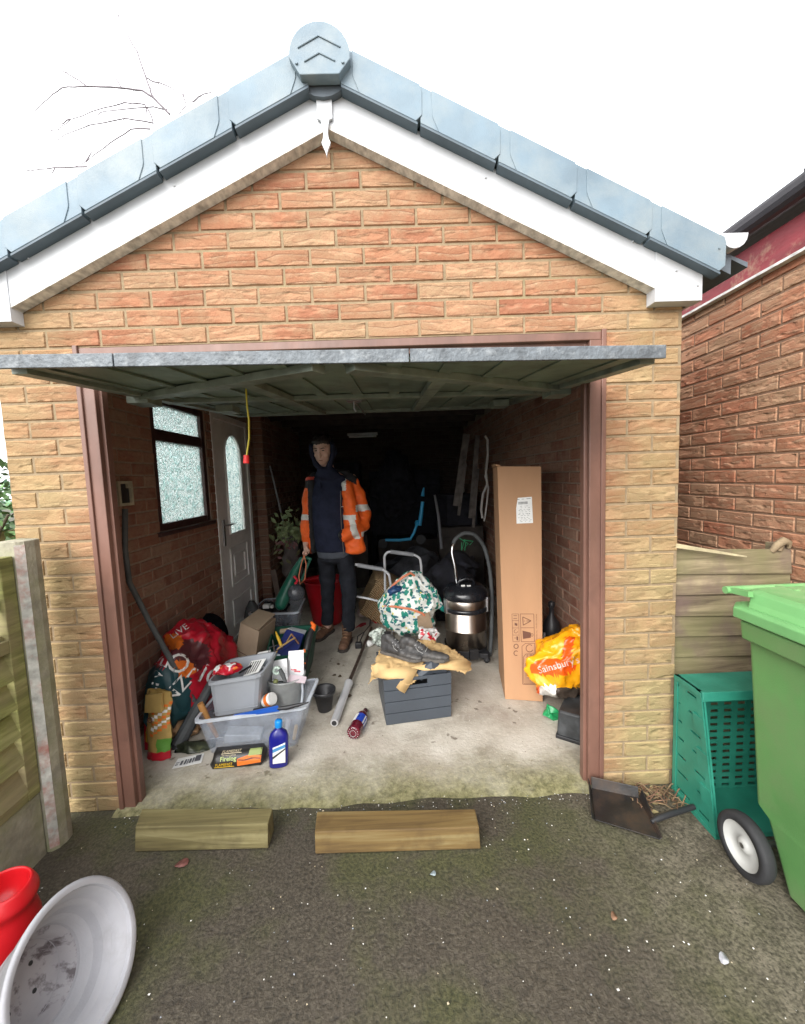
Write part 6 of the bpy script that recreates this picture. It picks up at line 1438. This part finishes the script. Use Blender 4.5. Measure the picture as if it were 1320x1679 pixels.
# ================================================================ THE MAN
man=thing('person','man in open orange hi-vis jacket, navy hoodie and brown boots holding a green blower','person',(-.38,1.78,FZ))
def chain(g,pts,n=10,ns=6):
    """pts: (x,y,z,rx,ry,rz) blended ellipsoids"""
    for a,b_ in zip(pts[:-1],pts[1:]):
        for k in range(ns+1):
            t_=k/ns; q=[a[i]+(b_[i]-a[i])*t_ for i in range(6)]; g.ball(q[:3],tuple(q[3:]),n)
def c4(*a): return [(x,y,z,r_,r_,r_) for x,y,z,r_ in a]
hx,hy,hz=-.392,1.705,1.765
def tilt(p):
    w=min(1,max(0,(p.z-1.56)/.10)); w=w*w*(3-2*w)
    if w<=0: return p
    q=Vector((p.x-hx,p.y-(hy+.05),p.z-1.62)); q=Matrix.Rotation(R(15*w),3,'X')@q; q=Matrix.Rotation(R(-6*w),3,'Z')@q
    return Vector((q.x+hx,q.y+hy+.05,q.z+1.62))
body=G()
body.ball((hx,hy+.015,hz+.015),(.078,.096,.108),18); body.ball((hx,hy-.012,hz-.055),(.060,.075,.062),16); body.ball((hx-.002,hy-.045,hz-.095),(.030,.030,.024),12)  # skull, jaw, chin
body.ball((hx-.003,hy-.088,hz-.022),(.013,.020,.026),10); body.ball((hx-.003,hy-.080,hz+.008),(.010,.014,.026),10) # nose
for s in (-1,1):
    body.ball((hx+s*.078,hy+.02,hz-.01),(.010,.022,.032),10); body.ball((hx+s*.032,hy-.066,hz+.030),(.026,.014,.010),10); body.ball((hx+s*.040,hy-.048,hz-.032),(.022,.024,.020),10)
body.ball((hx-.002,hy-.078,hz-.066),(.022,.010,.006),8); body.ball((hx-.002,hy-.075,hz-.077),(.018,.010,.006),8)
chain(body,c4((hx,hy+.03,hz-.06,.055),(-.37,1.75,1.56,.058),(-.36,1.77,1.50,.07)))
chain(body,[(-.36,1.77,1.50,.14,.08,.07),(-.355,1.77,1.30,.15,.095,.1),(-.355,1.78,1.05,.13,.09,.1),(-.35,1.78,.90,.14,.10,.09)])
chain(body,c4((-.52,1.77,1.48,.05),(-.575,1.78,1.20,.036),(-.592,1.70,.97,.028)),ns=9); chain(body,c4((-.18,1.77,1.49,.055),(-.10,1.79,1.17,.040),(-.25,1.62,1.02,.028)),ns=9)
chain(body,c4((-.43,1.80,.88,.085),(-.455,1.86,.50,.055),(-.49,1.97,.12,.038)),ns=9); chain(body,c4((-.275,1.78,.88,.085),(-.255,1.76,.50,.055),(-.275,1.77,.12,.038)),ns=9)
# right hand round the tool handle
hw=V((-.592,1.695,.955)); chain(body,[(hw.x,hw.y,hw.z,.026,.024,.03),(-.588,1.682,.905,.020,.036,.036)],ns=4)
for k,(dy,l_) in enumerate(((-.030,.9),(-.011,1.0),(.008,.95),(.026,.78))):
    y=1.682+dy; P=[(-.602,y,.893),(-.610,y,.872),(-.596,y,.855),(-.575,y,.862)]
    chain(body,c4(*[(p[0],p[1],.893+(p[2]-.893)*l_,.0088-.0008*i) for i,p in enumerate(P)]),8,3)
chain(body,c4((-.575,1.655,.925,.012),(-.558,1.648,.90,.010),(-.560,1.655,.878,.0085)),8,3)
chain(body,c4((-.25,1.64,1.04,.028),(-.29,1.68,1.00,.03)),ns=3)
for k in range(4): chain(body,c4((-.295,1.675+.018*k,.995,.009),(-.325,1.675+.018*k,.975,.008),(-.34,1.68+.018*k,.95,.007)),8,3)
chain(body,c4((-.28,1.66,1.02,.011),(-.31,1.655,1.01,.009)),8,3)
m_skin=M('skin',(.58,.37,.29),.5,.08,9,.0004,120)
body.remesh(.0062,2,.5).disp(tilt).build('body',m_skin,man)
# eyes, brows, lips
g=G()
for s in (-1,1): g.ball((hx-.003+s*.030,hy-.0745,hz+.010),(.012,.006,.0045),10)
g.disp(tilt); g.build('eyes',M('dark_eyes',(.035,.022,.018),.3),man)
g=G()
for s in (-1,1): g.tube([(hx-.003+s*.014,hy-.085,hz+.026),(hx-.003+s*.034,hy-.083,hz+.032),(hx-.003+s*.054,hy-.066,hz+.025)],[.0035,.0042,.002],6)
g.disp(tilt); g.build('eyebrows',M('dark_brow',(.04,.022,.015),.8),man)
g=G(); g.ball((hx-.002,hy-.0845,hz-.071),(.019,.004,.0035),10); g.disp(tilt); g.build('lips',M('lip_skin',(.30,.12,.10),.45),man)
g=G(); chain(g,[(hx,hy+.02,hz+.075,.080,.092,.06),(hx,hy+.035,hz+.04,.083,.09,.075)]); 
for k in range(7): a=-.9+.3*k; g.ball((hx+.072*math.sin(a)-.0,hy-.070*math.cos(a)+.012,hz+.088-.014*abs(k-3)*.3-(.016 if k in(2,3) else 0)),(.020,.018,.022),8)
hg=g.remesh(.007,1); hg.disp(lambda p:p+V((noise.noise(p*90),noise.noise(p*91),noise.noise(p*92)))*.006); hg.disp(tilt); hg.build('hair',M('dark_brown_hair',(.016,.011,.009),.6,.3,60,.002,150),man)
# hoodie with hood up round the head
m_hood=M('navy_sweat_fabric',(.020,.024,.045),.9,.15,14,.002,140,spec=.15)
g=G(); chain(g,[(-.36,1.765,1.49,.165,.105,.06),(-.37,1.735,1.36,.175,.125,.08),(-.375,1.725,1.12,.165,.125,.09),(-.365,1.735,.95,.165,.125,.07),(-.36,1.75,.885,.16,.125,.03)],16,8)
chain(g,[(-.38,1.70,1.585,.078,.075,.035),(-.375,1.715,1.53,.11,.10,.05)],14,4)   # collar
for a in range(0,181,12):  # hood rim: arch behind and beside the face
    t_=R(a); g.ball((hx+.102*math.cos(t_),hy+.020+.02*math.sin(t_),hz-.035+.112*math.sin(t_)*(1 if a not in (0,180) else 1)),(.021,.040,.024),8)
for s in (-1,1): chain(g,[(hx+s*.092,hy-.005,hz+.03,.020,.036,.03),(hx+s*.088,hy-.01,hz-.03,.022,.042,.025),(hx+s*.068,hy-.02,hz-.10,.022,.045,.03),(hx+s*.042,hy-.03,hz-.150,.03,.04,.03)],8,5)
g.ball((hx,hy+.07,hz-.01),(.105,.075,.125),14)
chain(g,c4((-.52,1.775,1.46,.052),(-.572,1.785,1.20,.038),(-.588,1.71,1.0,.030)),ns=8); chain(g,c4((-.18,1.775,1.47,.062),(-.10,1.79,1.18,.046),(-.24,1.62,1.03,.036)),ns=8)
for k in range(5): g.ball((-.42+.0*k,1.610+.01*k,1.45-.09*k),(.012,.012,.04),6)
hg=g.remesh(.0085,3); hg.disp(lambda p:p+V((1,0,0))*.0+V((noise.noise(V((p.x*14,p.y*14,p.z*5))),noise.noise(V((p.x*13,9,p.z*6))),0))*.007 if p.z<1.5 else p); hg.disp(tilt); hg.build('hoodie',m_hood,man)
g=G(); g.bar((-.262,1.612,1.265),(-.240,1.615,1.268),.004,.005,(0,1,0)); g.build('hoodie_mark',m_wht,man)
g=G(); chain(g,[(-.36,1.755,.875,.158,.120,.03),(-.36,1.76,.825,.150,.115,.02)],14,3); g.remesh(.009,2).build('shirt_hem',M('grey_shirt',(.07,.08,.10),.9,.1,14),man)
# trousers
m_tr=M('black_denim',(.016,.018,.024),.85,.25,10,.0015,60,spec=.2,dirt=(.05,.055,.065),dscale=6,damt=.25)
g=G(); chain(g,[(-.36,1.775,.86,.148,.112,.06),(-.355,1.78,.80,.150,.115,.05)],14,3)
chain(g,[(-.435,1.80,.82,.080,.10,.09),(-.445,1.84,.62,.076,.088,.09),(-.455,1.87,.48,.066,.074,.07),(-.475,1.92,.28,.058,.066,.06),(-.488,1.955,.155,.056,.064,.03)],12,7)
chain(g,[(-.275,1.78,.82,.085,.10,.09),(-.255,1.77,.62,.080,.088,.09),(-.248,1.755,.48,.070,.076,.07),(-.262,1.765,.28,.062,.068,.06),(-.27,1.775,.155,.060,.066,.03)],12,7)
tg=g.remesh(.0085,3); tg.disp(lambda p:p+V((noise.noise(V((p.x*10,p.y*10,p.z*16))),noise.noise(V((p.x*11,3,p.z*17))),0))*.010); tg.build('trousers',m_tr,man)
# boots
m_boot=M('brown_suede',(.13,.065,.038),.8,.2,18,.0012,90,dirt=(.22,.12,.07),dscale=10,damt=.4); m_bs=M('dark_boot_sole',(.05,.04,.035),.8,.15,20)
def boot(ax,ay,ang):
    Mq=Matrix.Translation((ax,ay,FZ))@Matrix.Rotation(ang,4,'Z')   # toe towards -Y
    g=G()
    for y,z,r1,r2,r3 in ((.045,.055,.038,.04,.05),(.0,.06,.042,.045,.055),(-.05,.052,.042,.045,.046),(-.10,.044,.045,.045,.036),(-.145,.038,.045,.04,.030),(-.17,.034,.038,.03,.026)): g.ball((0,y,z),(r1,r2,r3),12,0,Mq)
    for z in (.09,.12,.15,.175): g.ball((0,.015,z),(.048,.055,.028),12,0,Mq)
    bo_=g.remesh(.007,3).build('boot',m_boot,man)
    g=G(); pts=[(.0,.095),(.034,.08),(.040,.03),(.036,-.04),(.048,-.12),(.042,-.18),(.02,-.205),(0,-.21)]; poly=pts+[(-x,y) for x,y in pts[-2:0:-1]]
    g.prism(poly,'z',.0,.026,0,Mq); g.build('sole',m_bs,bo_,bevel=.004)
    g=G()
    for k in range(5): y=-.085+k*.018; z=.092+k*.019; g.tube([Mq@V((-.024,y,z-.006)),Mq@V((0,y-.012,z+.004)),Mq@V((.024,y,z-.006))],.0028,5)
    g.build('laces',flatmat('tan_lace',(.30,.17,.08)),bo_)
boot(-.285,1.755,R(-6)); boot(-.50,2.0,R(-22))
# jacket
m_or=M('hi_vis_orange',(.85,.13,.015),.6,.08,12,.001,90); m_jb=M('black_jacket_panel',(.012,.012,.014),.8,.2,12); m_rf=M('reflective_tape',(.66,.66,.62),.35,.08,30)
g=G()
chain(g,[(-.350,1.83,1.47,.185,.085,.06),(-.345,1.825,1.30,.200,.115,.09),(-.340,1.83,1.08,.205,.115,.09),(-.325,1.835,.90,.225,.115,.05)],16,8)  # back and sides
chain(g,[(-.215,1.70,1.44,.052,.06,.05),(-.195,1.68,1.25,.070,.07,.08),(-.175,1.675,1.05,.085,.075,.08),(-.165,1.68,.88,.090,.07,.04)],12,8)  # his left front panel
chain(g,[(-.515,1.72,1.46,.040,.05,.05),(-.530,1.70,1.25,.034,.055,.08),(-.535,1.70,1.08,.034,.05,.08),(-.535,1.70,.90,.030,.045,.04)],12,8)
chain(g,c4((-.520,1.77,1.475,.065),(-.560,1.785,1.34,.058),(-.580,1.79,1.18,.055),(-.588,1.735,1.06,.050),(-.590,1.705,1.00,.045)),12,6)
chain(g,c4((-.190,1.77,1.475,.072),(-.125,1.785,1.34,.066),(-.088,1.80,1.19,.066),(-.095,1.74,1.09,.062),(-.17,1.62,1.055,.058),(-.245,1.585,1.02,.052)),12,6)
chain(g,[(-.50,1.79,1.54,.03,.05,.03),(-.36,1.86,1.56,.12,.04,.035),(-.22,1.79,1.55,.03,.05,.03)],10,5)
jg_=g.remesh(.0075,2); jg_.disp(lambda p:p+V((noise.noise(V((p.x*9,p.y*9,p.z*15))),noise.noise(V((p.x*9,4,p.z*15)))-.6*abs(noise.noise(V((p.x*16+p.z*9,2,p.z*20)))),noise.noise(V((7,p.y*9,p.z*9)))*.5))*.016)
def jp(c):
    x,y,z=c
    if x>-.30:  # his left side (picture right)
        if x<-.255 and z<1.50 and y<1.78: return 1
        if z>1.455+ (x+.15)*(-.6) : return 1 if x<-.13 else (0 if z<1.5 else 1)
        if x<-.215 and z>1.40 and y<1.75: return 2
        if x>-.14 and 1.215<z<1.27: return 2      # upper-arm band
        if x<-.14 and 1.145<z-(-.19-x)*.0<1.195 and y<1.72 and z>1.15: return 2   # chest band
        if -.20<x<-.10 and y<1.66 and .99<z<1.17 and abs((x+.155)+(z-1.07)*.25)<.026: return 2  # forearm band
        if x>-.10 and y<1.8 and 1.00<z<1.045: return 2
        return 0
    if x>-.478-.0 and y<1.80: return 1
    if x>-.545 and y<1.76 and z<1.50: return 1
    if z>1.43: return 3 if (y<1.78 and 1.50<z<1.525) else 1
    if 1.155<z<1.205: return 2
    return 0
jg_.paint(jp); jg_.build('jacket',[m_or,m_jb,m_rf,flatmat('red_piping',(.6,.08,.05))],man)
g=G(); g.tube([(-.255,1.605,1.40),(-.262,1.60,1.25),(-.262,1.598,1.05),(-.255,1.605,.87)],.004,6); g.build('zip',M('dark_zip',(.12,.10,.09),.5),man)

# ================================================================ MORE SMALL CLUTTER
def stick(name,label,cat,P,r_,mat,n=8):
    g=G(); g.tube(P,r_,n); return tag(g.build(name,mat),label,cat)
stick('marker_pen','black marker pen lying across the packets in the grey tub','pen',[PX(392,1104,.60),PX(412,1092,.66)],.006,m_black)
stick('screwdriver','screwdriver with yellow handle sticking up from the green crate','screwdriver',[PX(462,1062,1.15),PX(456,1046,1.18),PX(452,1036,1.2)],[.012,.012,.004],m_yel)
stick('steel_file','thin steel file poking out of the green crate beside the card','file',[PX(452,1080,1.02),PX(447,1050,1.12)],.005,m_steel)
stick('cardboard_tube','short brown cardboard tube in the back of the green crate','tube',[PX(460,1036,1.35),PX(474,1034,1.35)],.02,m_card2,14)
card('silver_card','glinting silver card blade pack at the left edge of the green crate','packet',q4((444,1096,1.0),(456,1098,1.0),(460,1074,1.06),(448,1070,1.06)),flatmat('pale_blue_card',(.40,.48,.55)),.004)
card('yellow_packet','small yellow and red packet half hidden behind the kindling bag','packet',q4((236,1186,.42),(250,1190,.40),(250,1232,.36),(237,1230,.38)),m_redf,.012,extra=[([(.2,.8,.3,.7)],m_yel,'panel')])
card('flat_card','brown card sheet leaning behind the crumpled paper sack','card',q4((282,1205,.62),(318,1210,.62),(322,1150,.70),(290,1146,.70)),m_card2,.004)
for k,(u,v,y,r_,lb) in enumerate(((452,1118,.60,.016,'small olive ball-like knob at the left of the clear bucket'),(432,1100,.66,.014,'little dark knob between the grey tub and the clear bucket'))):
    g=G(); g.ball(PX(u,v,y),r_,12); tag(g.build('knob',flatmat('olive_knob',(.20,.22,.08)) if k==0 else m_black),lb,'knob')
card('sandpaper_sheet','folded dark paper strip lying between the tub rim and the saw','paper',q4((410,1172,.42),(446,1166,.43),(450,1158,.46),(416,1162,.46)),m_black,.003)
card('card_sleeve','pale printed card inside the clear tub behind the hammer','card',q4((366,1222,.50),(420,1218,.50),(420,1196,.52),(368,1200,.52)),flatmat('grey_card',(.36,.38,.40)),.004)
g=ico(PX(575,1000,2.1),(.05,.05,.07),3); g.disp(lambda p:crumple(p,.02,20)); tag(g.build('dark_glove',m_grout),'dark glove on the floor behind the boots','glove')
# floor debris: small dead leaves and bits
rd=random.Random(12)
for k,(u,v) in enumerate(((555,1090),(557,1110),(573,1142),(548,1108))):
    p=Z0(u,v,FZ); g=G(); n=7
    pts=[V((p.x+.018*math.cos(6.28*i/n)*rd.uniform(.6,1.2),p.y+.022*math.sin(6.28*i/n)*rd.uniform(.6,1.2),FZ+.002+.003*rd.random())) for i in range(n)]
    g.add(pts+[V((p.x,p.y,FZ+.006))],[(i,(i+1)%n,n) for i in range(n)]); o=g.build('dead_leaf',M('dead_leaf_brown',(.10,.07,.045),.8,.3,50)); tag(o,'small dead brown leaf on the concrete by the boots and the bar','leaf','dead leaves by the bar')
g=G(); rd=random.Random(31)
for k in range(260):
    x,y=rd.uniform(-1.1,1.05),rd.uniform(.05,1.6); s_=rd.uniform(.001,.003)
    if -.98<x<-.36 and y<.8: continue
    z=.024; c=[V((x+math.cos(j*1.57+k)*s_*rd.uniform(.6,1.6),y+math.sin(j*1.57+k)*s_,z)) for j in range(4)]+[V((x,y,z+s_*.8))]
    g.add(c,[(0,1,4),(1,2,4),(2,3,4),(3,0,4)],rd.choice((0,0,1)))
o=g.build('floor_grit',[M('dark_grit',(.08,.06,.045),.9),M('pale_grit',(.6,.57,.5),.9)]); tag(o,'fine dark and pale grit scattered on the garage floor','grit'); o['kind']='stuff'
